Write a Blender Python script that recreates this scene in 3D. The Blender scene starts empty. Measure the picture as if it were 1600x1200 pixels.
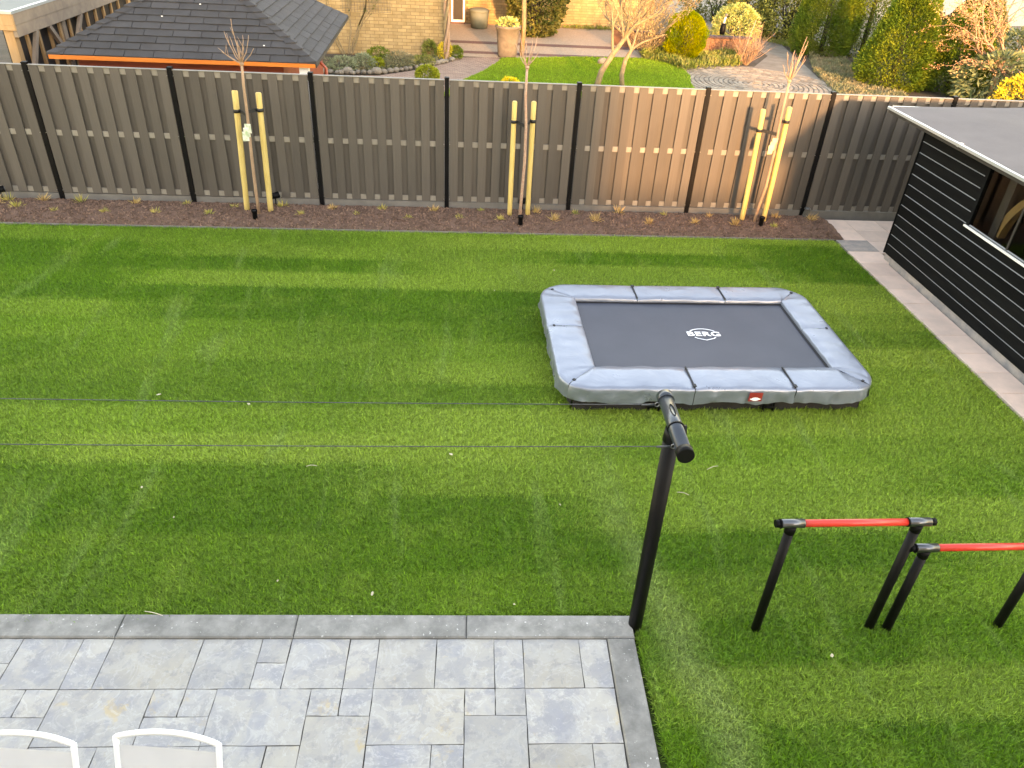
import bpy, math, random
import numpy as np
from mathutils import Vector, Matrix

R = math.radians
random.seed(7)
rng = np.random.default_rng(7)
scene = bpy.context.scene
COL = scene.collection

# ---------------------------------------------------------------- camera
PITCH, ROLL, YAW, CAM_H = 0.589, 0.0595, 0.0998, 4.205
cam_data = bpy.data.cameras.new('camera')
cam = bpy.data.objects.new('camera', cam_data)
COL.objects.link(cam)
scene.camera = cam
cam_data.sensor_width = 36.0
cam_data.lens = 1182.0 / 1600.0 * 36.0
cam_data.clip_start = 0.05
cam_data.clip_end = 600.0
fw = Vector((math.sin(YAW) * math.cos(PITCH), math.cos(YAW) * math.cos(PITCH), -math.sin(PITCH)))
rt = Vector((math.cos(YAW), -math.sin(YAW), 0))
up = rt.cross(fw)
RT = math.cos(ROLL) * rt + math.sin(ROLL) * up
UP = -math.sin(ROLL) * rt + math.cos(ROLL) * up
cam.matrix_world = Matrix(((RT.x, UP.x, -fw.x, 0), (RT.y, UP.y, -fw.y, 0), (RT.z, UP.z, -fw.z, CAM_H), (0, 0, 0, 1)))

# ---------------------------------------------------------------- sky, sun, exposure
SUN_EL, SUN_AZ = R(9.0), R(9.5)          # low evening sun behind the camera, a little to the right
world = bpy.data.worlds.new('World')
scene.world = world
world.use_nodes = True
wn, wl = world.node_tree.nodes, world.node_tree.links
sky = wn.new('ShaderNodeTexSky')
sky.sky_type = 'NISHITA'
sky.sun_disc = False
sky.sun_elevation = R(10)
sky.sun_rotation = math.pi - SUN_AZ
sky.air_density = 1.0
sky.dust_density = 0.5
sky.ozone_density = 1.0
wl.new(sky.outputs[0], wn['Background'].inputs[0])
wn['Background'].inputs[1].default_value = 0.15

sun_data = bpy.data.lights.new('sun', 'SUN')
sun_data.energy = 1.0
sun_data.angle = R(3.0)
sun_data.color = (1.0, 0.64, 0.36)
sun = bpy.data.objects.new('sun', sun_data)
COL.objects.link(sun)
to_sun = Vector((math.sin(SUN_AZ) * math.cos(SUN_EL), -math.cos(SUN_AZ) * math.cos(SUN_EL), math.sin(SUN_EL)))
sun.rotation_euler = to_sun.to_track_quat('Z', 'Y').to_euler()

vs = scene.view_settings
vs.view_transform = 'Standard'
vs.look = 'None'
vs.gamma = 1.0
vs.use_curve_mapping = False
vs.exposure = 3.66
vs.use_white_balance = True
vs.white_balance_temperature = 10600
vs.white_balance_tint = 24

# ---------------------------------------------------------------- helpers: objects
def tag(o, label=None, cat=None, group=None, kind=None):
    if label: o['label'] = label
    if cat: o['category'] = cat
    if group: o['group'] = group
    if kind: o['kind'] = kind
    return o

def empty(name, loc=(0, 0, 0), rz=0.0):
    o = bpy.data.objects.new(name, None)
    o.empty_display_size = 0.1
    COL.objects.link(o)
    o.location = loc
    o.rotation_euler = (0, 0, rz)
    return o

def link_mesh(name, me, parent=None, loc=None):
    o = bpy.data.objects.new(name, me)
    COL.objects.link(o)
    if parent is not None: o.parent = parent
    if loc is not None: o.location = loc
    return o

def copy_tree(o, parent=None):
    c = o.copy()
    COL.objects.link(c)
    c.parent = parent
    for ch in list(o.children):
        copy_tree(ch, c)
    return c

class MB:
    """collects vertices and faces of one mesh"""
    def __init__(s): s.v, s.f, s.sm = [], [], []
    def add(s, vs_, fs, smooth=False):
        n = len(s.v)
        s.v += [tuple(p) for p in vs_]
        for f in fs:
            s.f.append(tuple(i + n for i in f)); s.sm.append(smooth)
        return s
    def box(s, x0, x1, y0, y1, z0, z1, bev=0.0, M=None):
        b = min(bev, (x1 - x0) * .45, (y1 - y0) * .45, (z1 - z0) * .45)
        if b <= 0:
            vv = [(x, y, z) for z in (z0, z1) for y in (y0, y1) for x in (x0, x1)]
            ff = [(0, 2, 3, 1), (4, 5, 7, 6), (0, 1, 5, 4), (2, 6, 7, 3), (0, 4, 6, 2), (1, 3, 7, 5)]
        else:                                   # top edges chamfered: plain and cheap
            vv = [(x0, y0, z0), (x1, y0, z0), (x1, y1, z0), (x0, y1, z0),
                  (x0, y0, z1 - b), (x1, y0, z1 - b), (x1, y1, z1 - b), (x0, y1, z1 - b),
                  (x0 + b, y0 + b, z1), (x1 - b, y0 + b, z1), (x1 - b, y1 - b, z1), (x0 + b, y1 - b, z1)]
            ff = [(0, 3, 2, 1), (0, 1, 5, 4), (1, 2, 6, 5), (2, 3, 7, 6), (3, 0, 4, 7),
                  (4, 5, 9, 8), (5, 6, 10, 9), (6, 7, 11, 10), (7, 4, 8, 11), (8, 9, 10, 11)]
        if M is not None: vv = [tuple(M @ Vector(p)) for p in vv]
        return s.add(vv, ff)
    def tube(s, pts, rad, n=10, caps=True, smooth=True):
        pts = [Vector(p) for p in pts]
        if not isinstance(rad, (list, tuple)): rad = [rad] * len(pts)
        vv, ff = [], []
        ref = None
        for i, p in enumerate(pts):
            t = (pts[min(i + 1, len(pts) - 1)] - pts[max(i - 1, 0)]).normalized()
            if ref is None or abs(t.dot(ref)) > .95:
                ref = Vector((0, 0, 1)) if abs(t.z) < .9 else Vector((1, 0, 0))
            u = t.cross(ref).normalized(); w = t.cross(u).normalized()
            for k in range(n):
                a = 2 * math.pi * k / n
                vv.append(p + (u * math.cos(a) + w * math.sin(a)) * rad[i])
        for i in range(len(pts) - 1):
            for k in range(n):
                a, b = i * n + k, i * n + (k + 1) % n
                ff.append((a, b, b + n, a + n))
        base = len(s.v)
        s.add(vv, ff, smooth)
        if caps:
            m = len(pts)
            s.f.append(tuple(base + k for k in reversed(range(n)))); s.sm.append(False)
            s.f.append(tuple(base + (m - 1) * n + k for k in range(n))); s.sm.append(False)
        return s
    def lathe(s, prof, c=(0, 0, 0), n=20, smooth=True):
        vv, ff = [], []
        for r, z in prof:
            for k in range(n):
                a = 2 * math.pi * k / n
                vv.append((c[0] + r * math.cos(a), c[1] + r * math.sin(a), c[2] + z))
        for i in range(len(prof) - 1):
            for k in range(n):
                a, b = i * n + k, i * n + (k + 1) % n
                ff.append((a, b, b + n, a + n))
        return s.add(vv, ff, smooth)
    def mesh(s, name, mat):
        me = bpy.data.meshes.new(name)
        me.from_pydata([tuple(v) for v in s.v], [], s.f)
        me.polygons.foreach_set('use_smooth', s.sm)
        me.materials.append(mat)
        me.update()
        return me
    def build(s, name, mat, parent=None, loc=None):
        return link_mesh(name, s.mesh(name, mat), parent, loc)

def mesh_np(name, V, F, mat, smooth=False):
    """large meshes from arrays; F is (n, k)"""
    me = bpy.data.meshes.new(name)
    V = np.asarray(V, np.float32); F = np.asarray(F, np.int32)
    n, k = F.shape
    me.vertices.add(len(V)); me.vertices.foreach_set('co', V.ravel())
    me.loops.add(n * k); me.loops.foreach_set('vertex_index', F.ravel())
    me.polygons.add(n); me.polygons.foreach_set('loop_start', np.arange(0, n * k, k, dtype=np.int32))
    me.polygons.foreach_set('use_smooth', np.full(n, smooth))
    me.materials.append(mat)
    me.update(calc_edges=True)
    me.validate()
    return me

# ---------------------------------------------------------------- helpers: materials
class NT:
    def __init__(s, name):
        s.m = bpy.data.materials.new(name); s.m.use_nodes = True
        s.n, s.l = s.m.node_tree.nodes, s.m.node_tree.links
        s.b = s.n['Principled BSDF']
        s.pos = s.n.new('ShaderNodeNewGeometry')
    def node(s, t, **k):
        x = s.n.new(t)
        for a, b in k.items(): setattr(x, a, b)
        return x
    def put(s, sock, v):
        if hasattr(v, 'is_linked') or isinstance(v, bpy.types.NodeSocket): s.l.new(v, sock)
        else: sock.default_value = v
    def mapping(s, scale=(1, 1, 1), rot=(0, 0, 0), loc=(0, 0, 0), src=None):
        m = s.node('ShaderNodeMapping')
        s.l.new(src or s.pos.outputs['Position'], m.inputs[0])
        m.inputs['Scale'].default_value = scale; m.inputs['Rotation'].default_value = rot; m.inputs['Location'].default_value = loc
        return m.outputs[0]
    def noise(s, scale, detail=4, rough=.55, vec=None, dist=0.0):
        t = s.node('ShaderNodeTexNoise')
        s.l.new(vec or s.pos.outputs['Position'], t.inputs['Vector'])
        t.inputs['Scale'].default_value = scale; t.inputs['Detail'].default_value = detail
        t.inputs['Roughness'].default_value = rough; t.inputs['Distortion'].default_value = dist
        return t.outputs['Fac']
    def ramp(s, fac, stops):
        r = s.node('ShaderNodeValToRGB'); s.l.new(fac, r.inputs[0])
        e = r.color_ramp.elements
        while len(e) < len(stops): e.new(.5)
        for i, (p, c) in enumerate(stops):
            e[i].position = p; e[i].color = (*c, 1) if len(c) == 3 else c
        return r.outputs[0]
    def mix(s, fac, a, b, mode='MIX'):
        x = s.node('ShaderNodeMix', data_type='RGBA', blend_type=mode)
        s.put(x.inputs[0], fac)
        for i, c in ((6, a), (7, b)):
            if isinstance(c, tuple): x.inputs[i].default_value = (*c, 1) if len(c) == 3 else c
            else: s.l.new(c, x.inputs[i])
        return x.outputs[2]
    def math(s, op, a, b=0.5):
        x = s.node('ShaderNodeMath', operation=op)
        s.put(x.inputs[0], a); s.put(x.inputs[1], b)
        return x.outputs[0]
    def remap(s, v, lo, hi, a=0., b=1.):
        x = s.node('ShaderNodeMapRange'); s.l.new(v, x.inputs[0])
        for i, q in enumerate((lo, hi, a, b)): x.inputs[i + 1].default_value = q
        return x.outputs[0]
    def rnd_obj(s): return s.node('ShaderNodeObjectInfo').outputs['Random']
    def rnd_island(s): return s.pos.outputs['Random Per Island']
    def bump(s, h, strength=.3, dist=.01):
        x = s.node('ShaderNodeBump'); s.l.new(h, x.inputs['Height'])
        x.inputs['Strength'].default_value = strength; x.inputs['Distance'].default_value = dist
        s.l.new(x.outputs[0], s.b.inputs['Normal'])
    def value(s, col, fac_sock, lo, hi):          # multiply colour by lo..hi as fac goes 0..1
        f = s.remap(fac_sock, 0, 1, lo, hi)
        x = s.node('ShaderNodeVectorMath', operation='SCALE')
        s.put(x.inputs[0], col if not isinstance(col, tuple) else col)
        s.l.new(f, x.inputs['Scale'])
        return x.outputs[0]
    def done(s, col, rough=.6, metal=0., spec=.5):
        if isinstance(col, tuple): s.b.inputs['Base Color'].default_value = (*col, 1)
        else: s.l.new(col, s.b.inputs['Base Color'])
        s.put(s.b.inputs['Roughness'], rough)
        s.b.inputs['Metallic'].default_value = metal
        s.b.inputs['Specular IOR Level'].default_value = spec
        return s.m

def M(name, a, b=None, scale=6., rough=.6, bump=0., bscale=60., metal=0., spec=.5, rnd=0., island=0., stretch=(1, 1, 1), lo=.35, hi=.65, dist=.004, k=.45):
    t = NT(name)
    b = b or tuple(c * .75 for c in a)
    if max(a) < .68: a, b = tuple(c * k for c in a), tuple(c * k for c in b)
    vec = t.mapping(stretch)
    col = t.mix(t.remap(t.noise(scale, 5, .6, vec), lo, hi), a, b)
    if rnd: col = t.value(col, t.rnd_obj(), 1 - rnd, 1 + rnd)
    if island: col = t.value(col, t.rnd_island(), 1 - island, 1 + island)
    if bump: t.bump(t.noise(bscale, 4, .6, vec), bump, dist)
    return t.done(col, rough, metal, spec)

def leaf_mat(name, a, b, c=None, patch=2.5, trans=.25, rough=.5, spread=.35):
    """leaves: colour differs from leaf to leaf and in patches"""
    t = NT(name)
    col = t.mix(t.rnd_island(), a, b)
    if c: col = t.mix(t.remap(t.noise(patch, 2), .42, .62), col, c)
    col = t.value(col, t.noise(9., 2), 1 - spread, 1 + spread)
    t.done(col, rough, 0, .12)
    tr = t.node('ShaderNodeBsdfTranslucent'); t.l.new(col, tr.inputs[0])
    mx = t.node('ShaderNodeMixShader'); mx.inputs[0].default_value = trans
    t.l.new(t.b.outputs[0], mx.inputs[1]); t.l.new(tr.outputs[0], mx.inputs[2])
    t.l.new(mx.outputs[0], t.n['Material Output'].inputs[0])
    return t.m

def turf_mat(name, dark, mid, light, rows=True):
    t = NT(name)
    col = mid
    big = t.noise(.45, 2, .5)
    col = t.mix(t.remap(big, .38, .66), dark, mid)
    if rows:
        br = t.node('ShaderNodeTexBrick')
        wob = t.noise(1.3, 2)
        off = t.node('ShaderNodeVectorMath', operation='ADD')
        t.l.new(t.mapping((1, 1, 0), (0, 0, R(.8)), (3.1, .18, 0)), off.inputs[0])
        wob = t.math('ADD', wob, t.math('MULTIPLY', t.noise(14, 2), .9))
        ri = t.rnd_island()
        cmb = t.node('ShaderNodeCombineXYZ'); t.l.new(t.math('ADD', t.math('MULTIPLY', wob, .05), t.math('MULTIPLY', ri, .10)), cmb.inputs[1])
        t.l.new(t.math('MULTIPLY', t.math('FRACT', t.math('MULTIPLY', ri, 57.3), 0.), 1.1), cmb.inputs[0]); t.l.new(cmb.outputs[0], off.inputs[1])
        t.l.new(off.outputs[0], br.inputs['Vector'])
        br.offset = .37; br.offset_frequency = 2; br.squash = 1
        for k, v in (('Scale', 1.), ('Mortar Size', 0.), ('Bias', 0.), ('Brick Width', 4.7), ('Row Height', .41)): br.inputs[k].default_value = v
        br.inputs['Color1'].default_value = (0, 0, 0, 1); br.inputs['Color2'].default_value = (1, 1, 1, 1)
        sep = t.node('ShaderNodeSeparateColor'); t.l.new(br.outputs[0], sep.inputs[0])
        strip = sep.outputs[0]
        col = t.mix(t.remap(strip, .3, 1, 0, .9), col, light)
        col = t.mix(t.remap(strip, 0, .35, .7, 0), col, dark)
        # bands where the turf is paler: across the middle, and where people walk by the bars
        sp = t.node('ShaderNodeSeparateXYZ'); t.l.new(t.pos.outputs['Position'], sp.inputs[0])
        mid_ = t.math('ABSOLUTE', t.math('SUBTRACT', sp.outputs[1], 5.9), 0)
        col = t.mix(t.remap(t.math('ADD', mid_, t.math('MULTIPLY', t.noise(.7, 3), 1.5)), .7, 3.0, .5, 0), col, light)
        col = t.mix(t.remap(strip, 0, .45, .55, 0), col, dark)
        col = t.mix(t.remap(strip, .62, 1, 0, .34), col, light)
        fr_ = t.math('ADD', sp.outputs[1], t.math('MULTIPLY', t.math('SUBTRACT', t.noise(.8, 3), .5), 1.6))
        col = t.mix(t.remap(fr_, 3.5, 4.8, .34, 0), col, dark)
        ln_ = t.math('SUBTRACT', sp.outputs[0], t.math('ADD', 2.10, t.math('MULTIPLY', sp.outputs[1], -.17)))
        ln_ = t.math('ABSOLUTE', t.math('ADD', ln_, t.math('MULTIPLY', t.math('SUBTRACT', t.noise(2.5, 3), .5), .35)), 0)
        worn = t.math('MULTIPLY', t.remap(ln_, .03, .22, .62, 0), t.remap(sp.outputs[1], 3.4, 5.4, 1, 0))
        col = t.mix(worn, col, (.36, .46, .16))
        st = t.noise(1.1, 3, .6, t.mapping((3.2, .5, 0), (0, 0, R(24))), .5)
        col = t.mix(t.remap(st, .57, .74, 0, .5), col, (.30, .44, .13))
    col = t.mix(t.remap(t.noise(2.2, 4, .65), .5, .78, 0, .5), col, light)
    col = t.mix(t.remap(t.noise(30, 2, .6), .55, .8, 0, .5), col, (.27, .35, .07))
    col = t.value(col, t.remap(t.noise(42, 3, .7), .3, .7), .62, 1.38)
    col = t.value(col, t.rnd_island(), .55, 1.45)
    t.done(col, .55, 0, .35)
    tr = t.node('ShaderNodeBsdfTranslucent'); t.l.new(col, tr.inputs[0])
    mx = t.node('ShaderNodeMixShader'); mx.inputs[0].default_value = .4
    t.l.new(t.b.outputs[0], mx.inputs[1]); t.l.new(tr.outputs[0], mx.inputs[2])
    t.l.new(mx.outputs[0], t.n['Material Output'].inputs[0])
    return t.m

def slate_mat():
    t = NT('slate slab')
    ob = t.rnd_obj()
    off = t.node('ShaderNodeVectorMath', operation='ADD')
    sc = t.node('ShaderNodeVectorMath', operation='SCALE'); sc.inputs[0].default_value = (37, 61, 13); t.l.new(ob, sc.inputs['Scale'])
    t.l.new(t.pos.outputs['Position'], off.inputs[0]); t.l.new(sc.outputs[0], off.inputs[1])
    v = off.outputs[0]
    n1 = t.noise(3.2, 6, .68, v, .6)
    n2 = t.noise(9., 6, .7, v, .4)
    col = t.ramp(n1, [(.28, (.31, .32, .36)), (.42, (.385, .38, .375)), (.53, (.45, .43, .395)), (.62, (.375, .375, .38)), (.75, (.32, .325, .355))])
    col = t.mix(t.remap(t.noise(2.1, 3, .6, v), .46, .68, 0, .75), col, (.50, .455, .375))
    col = t.mix(t.remap(t.noise(2.4, 6, .7, v, .5), .60, .67, 0, .75), col, (.58, .44, .25))
    edge = t.math('ABSOLUTE', t.math('SUBTRACT', t.noise(4.5, 5, .6, v, 1.0), .5), 0.)
    col = t.mix(t.remap(edge, .0, .022, .5, 0), col, (.58, .565, .53))
    col = t.mix(t.remap(n2, .55, .60, 0, .5), col, (.285, .285, .30))
    bl = t.noise(5.5, 8, .62, v, .3)
    col = t.mix(t.math('MULTIPLY', t.remap(bl, .53, .555, 0, .5), t.remap(ob, .25, .8, .2, 1)), col, (.275, .28, .305))
    col = t.mix(t.math('MULTIPLY', t.remap(bl, .47, .44, 0, .45), t.remap(ob, .2, .9, 1, .2)), col, (.52, .505, .47))
    col = t.mix(t.remap(t.noise(26, 5, .75, v), .58, .68, 0, .55), col, (.58, .57, .54))
    col = t.mix(t.remap(t.noise(40, 5, .75, v), .60, .70, 0, .4), col, (.24, .24, .25))
    col = t.value(col, ob, .64, .82)
    t.bump(n2, .35, .006)
    return t.done(col, t.remap(n2, .3, .7, .45, .65), 0, .4)

def kerb_mat():
    t = NT('concrete kerb')
    col = t.mix(t.remap(t.noise(6, 6, .7), .35, .65), (.22, .215, .20), (.37, .36, .335))
    col = t.mix(t.remap(t.noise(46, 2, .5), .70, .74, 0, 1), col, (.66, .65, .62))
    col = t.mix(t.remap(t.noise(2.3, 6, .7), .52, .68, 0, .7), col, (.17, .17, .165))
    col = t.mix(t.remap(t.noise(11, 6, .75), .58, .68, 0, .5), col, (.48, .46, .42))
    col = t.value(col, t.rnd_obj(), .66, .82)
    t.bump(t.noise(80, 4, .7), .4, .004)
    return t.done(col, .85, 0, .3)

def composite_mat():
    t = NT('grey brown composite')
    v = t.mapping((22, 22, .5))
    col = t.mix(t.remap(t.noise(3, 4, .6, v), .35, .65), (.068, .060, .052), (.079, .070, .061))
    col = t.value(col, t.rnd_obj(), .80, 1.14)
    col = t.mix(t.remap(t.noise(1.4, 3), .55, .8, 0, .3), col, (.09, .08, .071))
    t.bump(t.noise(8, 3, .6, t.mapping((30, 30, .6))), .25, .003)
    return t.done(col, .62, 0, .35)

MAT = {}
def mats():
    m = MAT
    m['soil'] = M('dark garden soil', (.215, .130, .097), (.135, .080, .060), 7, .95, .9, 45, spec=.2, dist=.02, k=.8)
    m['crumb'] = M('soil crumb', (.225, .138, .102), (.140, .084, .062), 9, .95, 0, island=.45, spec=.2, k=.8)
    m['chip'] = M('pale bark chip', (.42, .30, .20), (.25, .16, .10), 9, .9, island=.4, spec=.2)
    m['turf_soil'] = M('lawn soil', (.085, .13, .03), (.06, .10, .022), 12, .95, spec=.1)
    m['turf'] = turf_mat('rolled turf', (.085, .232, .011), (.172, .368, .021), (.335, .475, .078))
    m['turf2'] = turf_mat('old lawn', (.16, .31, .02), (.21, .35, .028), (.28, .38, .05), rows=False)
    m['slate'] = slate_mat()
    m['kerb'] = kerb_mat()
    m['sand'] = M('joint sand', (.16, .15, .135), (.09, .085, .078), 30, .95, .5, 90)
    m['wpc'] = composite_mat()
    m['rail'] = M('pale composite rail', (.27, .25, .215), (.23, .21, .18), 9, .6, .2, 70, rnd=.08, k=.75)
    m['blackmetal'] = M('black powder coat', (.007, .007, .008), (.010, .010, .011), 8, .5, .1, 200, spec=.1)
    m['steel'] = M('steel bolt', (.6, .6, .6), (.5, .5, .5), 20, .35, metal=.9)
    m['concrete'] = M('concrete board', (.33, .31, .28), (.25, .235, .215), 5, .9, .4, 60, rnd=.06)
    m['path'] = M('pinkish concrete tile', (.66, .50, .42), (.54, .42, .36), 3.5, .85, .35, 70, rnd=.10, k=1.0)
    m['pathgrey'] = M('grey stained tile', (.30, .29, .29), (.50, .44, .39), 7, .85, .35, 70, k=.72)
    m['black_wood'] = M('black stained plank', (.010, .011, .012), (.017, .018, .018), 4, .7, .35, 30, rnd=.25, stretch=(6, .5, 6), spec=.06)
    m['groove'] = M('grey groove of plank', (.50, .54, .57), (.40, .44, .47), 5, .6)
    m['epdm'] = M('grey roofing felt', (.120, .127, .150), (.158, .165, .190), 2.2, .8, .35, 120, lo=.3, hi=.7)
    m['alu'] = M('aluminium roof trim', (.50, .56, .57), (.58, .63, .64), 3, .38, .1, 40, metal=.55, k=.8)
    m['oak'] = M('varnished oak', (.42, .235, .075), (.30, .155, .045), 4, .45, .2, 60, stretch=(4, 4, .8))
    m['darkwood'] = M('dark interior timber', (.06, .048, .036), (.035, .028, .022), 4, .7, .3, 30)
    m['whitepaint'] = M('white paint', (.78, .77, .74), (.70, .69, .66), 5, .45)
    m['shingle'] = M('bitumen shingle', (.062, .060, .062), (.080, .079, .084), 5, .9, .7, 240, rnd=.13)
    m['orange'] = M('orange stained fascia', (.60, .17, .03), (.52, .13, .02), 3, .45, .2, 40, stretch=(.5, 6, 6), k=.95)
    m['redwood'] = M('red brown stained timber', (.36, .062, .022), (.27, .042, .015), 3, .5, .25, 40, stretch=(.6, 6, 6), k=.9)
    m['pine'] = M('fresh pine timber', (.56, .34, .165), (.44, .245, .105), 3, .6, .25, 40, rnd=.14, stretch=(5, 5, .6), k=.75)
    m['weathered'] = M('weathered pale timber', (.60, .47, .35), (.45, .34, .26), 5, .7, .3, 40, rnd=.08)
    m['membrane'] = M('black wall membrane', (.022, .023, .026), (.034, .035, .038), 2, .5, .4, 6, dist=.03)
    m['flatroof'] = M('grey green flat roof', (.27, .30, .275), (.22, .245, .225), 2, .7, .2, 30)
    m['stake'] = M('impregnated pine stake', (.66, .50, .19), (.58, .41, .13), 7, .65, .35, 50, rnd=.08, stretch=(5, 5, .8), k=.85)
    m['strap'] = M('black rubber strap', (.016, .016, .016), (.022, .022, .022), 8, .6)
    m['bark'] = M('young bark', (.42, .27, .17), (.30, .185, .12), 14, .7, .3, 80, stretch=(1, 1, .4), k=.8)
    m['barkred'] = M('reddish young bark', (.40, .22, .16), (.52, .36, .26), 30, .7, .3, 80, k=.75)
    m['twig'] = M('pale twig bark', (.36, .265, .140), (.24, .17, .09), 12, .8, .4, 60, k=.7)
    m['tagw'] = M('plant tag', (.72, .72, .66), (.24, .36, .20), 16, .5)
    m['tagy'] = M('yellowed tag', (.72, .58, .32), (.62, .46, .22), 16, .5)
    m['pad'] = pad_mat()
    m['mat'] = M('woven jumping mat', (.060, .072, .108), (.075, .088, .128), 3, .5, .2, 260, spec=.5)
    m['skirt'] = M('black safety net', (.016, .014, .013), (.030, .026, .023), 8, .85, .5, 120)
    m['white_print'] = M('white print', (.80, .82, .84), (.72, .74, .76), 12, .5)
    m['red_print'] = M('red label', (.62, .055, .045), (.55, .045, .038), 12, .45)
    m['red_bar'] = M('red painted bar', (.72, .045, .030), (.66, .038, .026), 6, .32, .1, 90)
    m['chrome'] = M('grey metal sleeve', (.30, .31, .33), (.24, .25, .27), 9, .28, metal=.85)
    m['barblack'] = M('satin black tube', (.008, .008, .009), (.011, .011, .012), 8, .5, .1, 120, spec=.15)
    m['tbar'] = M('blue grey steel tube', (.085, .11, .14), (.07, .09, .115), 6, .30, .1, 90, metal=.3)
    m['cord'] = M('steel cord', (.10, .11, .12), (.16, .17, .18), 60, .5, metal=.3)
    m['chair_white'] = M('white powder coat', (.80, .83, .85), (.76, .79, .81), 5, .35)
    m['textile'] = textile_mat()
    m['brick'] = M('yellow brick', (.62, .44, .22), (.50, .34, .155), 5, .9, .5, 70, rnd=.16, island=.16, k=.56)
    m['mortar'] = M('sandy mortar', (.47, .31, .15), (.37, .24, .12), 9, .95, .5, 60)
    m['redbrick'] = M('orange brick', (.46, .22, .12), (.34, .15, .085), 6, .9, .4, 70, island=.25)
    m['coping'] = M('purple brick coping', (.15, .085, .09), (.10, .06, .065), 7, .85, .4, 60)
    m['paver_red'] = paver_mat('red brown clinker', (.27, .175, .135), (.36, .25, .19), .20, .07)
    m['court'] = M('gravelled paving', (.40, .32, .24), (.27, .21, .155), 26, .95, .6, 60, k=.95)
    m['band'] = M('dark red brick band', (.215, .115, .095), (.15, .08, .07), 14, .9, .5, 50, k=.7)
    m['clinker'] = M('grey brown clinker', (.30, .25, .19), (.215, .175, .135), 4, .9, .4, 60, island=.3, k=.9)
    m['greypath'] = M('grey garden path', (.33, .29, .235), (.23, .20, .16), 3, .95, .4, 30, k=.6)
    m['earth'] = M('neighbour soil', (.155, .115, .085), (.085, .075, .045), 2.2, .95, .6, 12, dist=.03)
    m['stone'] = M('pale boulder', (.42, .37, .30), (.29, .245, .19), 5, .85, .5, 40, rnd=.22)
    m['planter'] = M('weathered stone planter', (.44, .36, .26), (.30, .24, .17), 6, .9, .5, 40, k=.38)
    m['glass'] = glass_mat()
    m['roof_tile'] = M('dark roof tile', (.10, .06, .05), (.07, .045, .04), 8, .8)
    m['facade'] = M('cream rendered facade', (.64, .52, .39), (.58, .47, .35), 3, .9, .3, 60, k=1.)
    m['greenbin'] = M('grey green plastic', (.24, .27, .22), (.20, .23, .185), 4, .7, k=.6)
    m['yellow_petal'] = M('yellow flowers', (.80, .62, .03), (.70, .5, .02), 20, .6, island=.2)
    # foliage
    m['thuja'] = leaf_mat('thuja green', (.058, .115, .014), (.105, .175, .022), (.165, .205, .024), 1.6)
    m['thuja_dark'] = leaf_mat('dark conifer green', (.036, .064, .016), (.070, .105, .026), (.12, .13, .03), 1.8)
    m['gold'] = leaf_mat('golden conifer', (.19, .22, .008), (.28, .29, .012), (.11, .17, .008), 2.2)
    m['varieg'] = leaf_mat('cream variegated leaf', (.42, .43, .14), (.62, .60, .24), (.25, .31, .09), 4.)
    m['aucuba'] = leaf_mat('spotted laurel leaf', (.022, .045, .012), (.060, .095, .022), (.62, .56, .14), 14.)
    m['darkbush'] = leaf_mat('dark evergreen leaf', (.028, .045, .012), (.065, .09, .02), (.20, .19, .06), 5.)
    m['rhodo'] = leaf_mat('rhododendron leaf', (.075, .11, .045), (.15, .19, .09), (.20, .22, .11), 5., rough=.35)
    m['yellowbush'] = leaf_mat('yellow shrub leaf', (.62, .47, .05), (.80, .64, .10), (.50, .44, .06), 4.)
    m['maple'] = leaf_mat('pink maple bud', (.52, .21, .12), (.62, .31, .18), (.55, .36, .16), 3., spread=.3)
    m['weeds'] = leaf_mat('low green plant', (.11, .16, .03), (.19, .22, .05), (.25, .24, .08), 3.)
    m['greycover'] = leaf_mat('grey green ground cover', (.12, .14, .075), (.20, .20, .11), (.26, .22, .13), 2.)
    m['sage'] = leaf_mat('grey green herb', (.17, .21, .12), (.28, .31, .19), None, 3.)
    m['lime'] = leaf_mat('lime green leaf', (.20, .25, .025), (.32, .34, .04), None, 3.)
    m['straw'] = leaf_mat('straw yellow blade', (.60, .47, .17), (.42, .34, .10), (.30, .32, .09), 12.)
    m['strawred'] = leaf_mat('reddish straw blade', (.62, .40, .20), (.50, .33, .14), (.44, .32, .12), 12.)
    m['dead'] = leaf_mat('dry leaf', (.62, .50, .34), (.72, .66, .54), None, 3.)

def pad_mat():
    t = NT('silver grey vinyl pad')
    col = t.mix(t.remap(t.noise(1.6, 4), .35, .65), (.185, .215, .265), (.21, .24, .29))
    w = t.noise(5, 3, .5, t.mapping((1, 1, 2)), .8)
    t.bump(w, .35, .02)
    return t.done(col, t.remap(t.noise(5, 3), .3, .7, .27, .38), .45, .6)

def textile_mat():
    t = NT('white mesh textile')
    t.bump(t.noise(300, 2), .3, .002)
    col = t.mix(t.remap(t.noise(4, 3), .3, .7), (.56, .585, .62), (.62, .64, .67))
    m = t.done(col, .6, 0, .3)
    t.b.inputs['Alpha'].default_value = .86
    return m

def glass_mat():
    t = NT('window glass')
    t.done((.9, .93, .92), .03, 0, .5)
    t.b.inputs['Transmission Weight'].default_value = 1.
    t.b.inputs['IOR'].default_value = 1.1
    t.b.inputs['Coat Weight'].default_value = .25
    t.b.inputs['Coat Roughness'].default_value = .03
    return t.m

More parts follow.
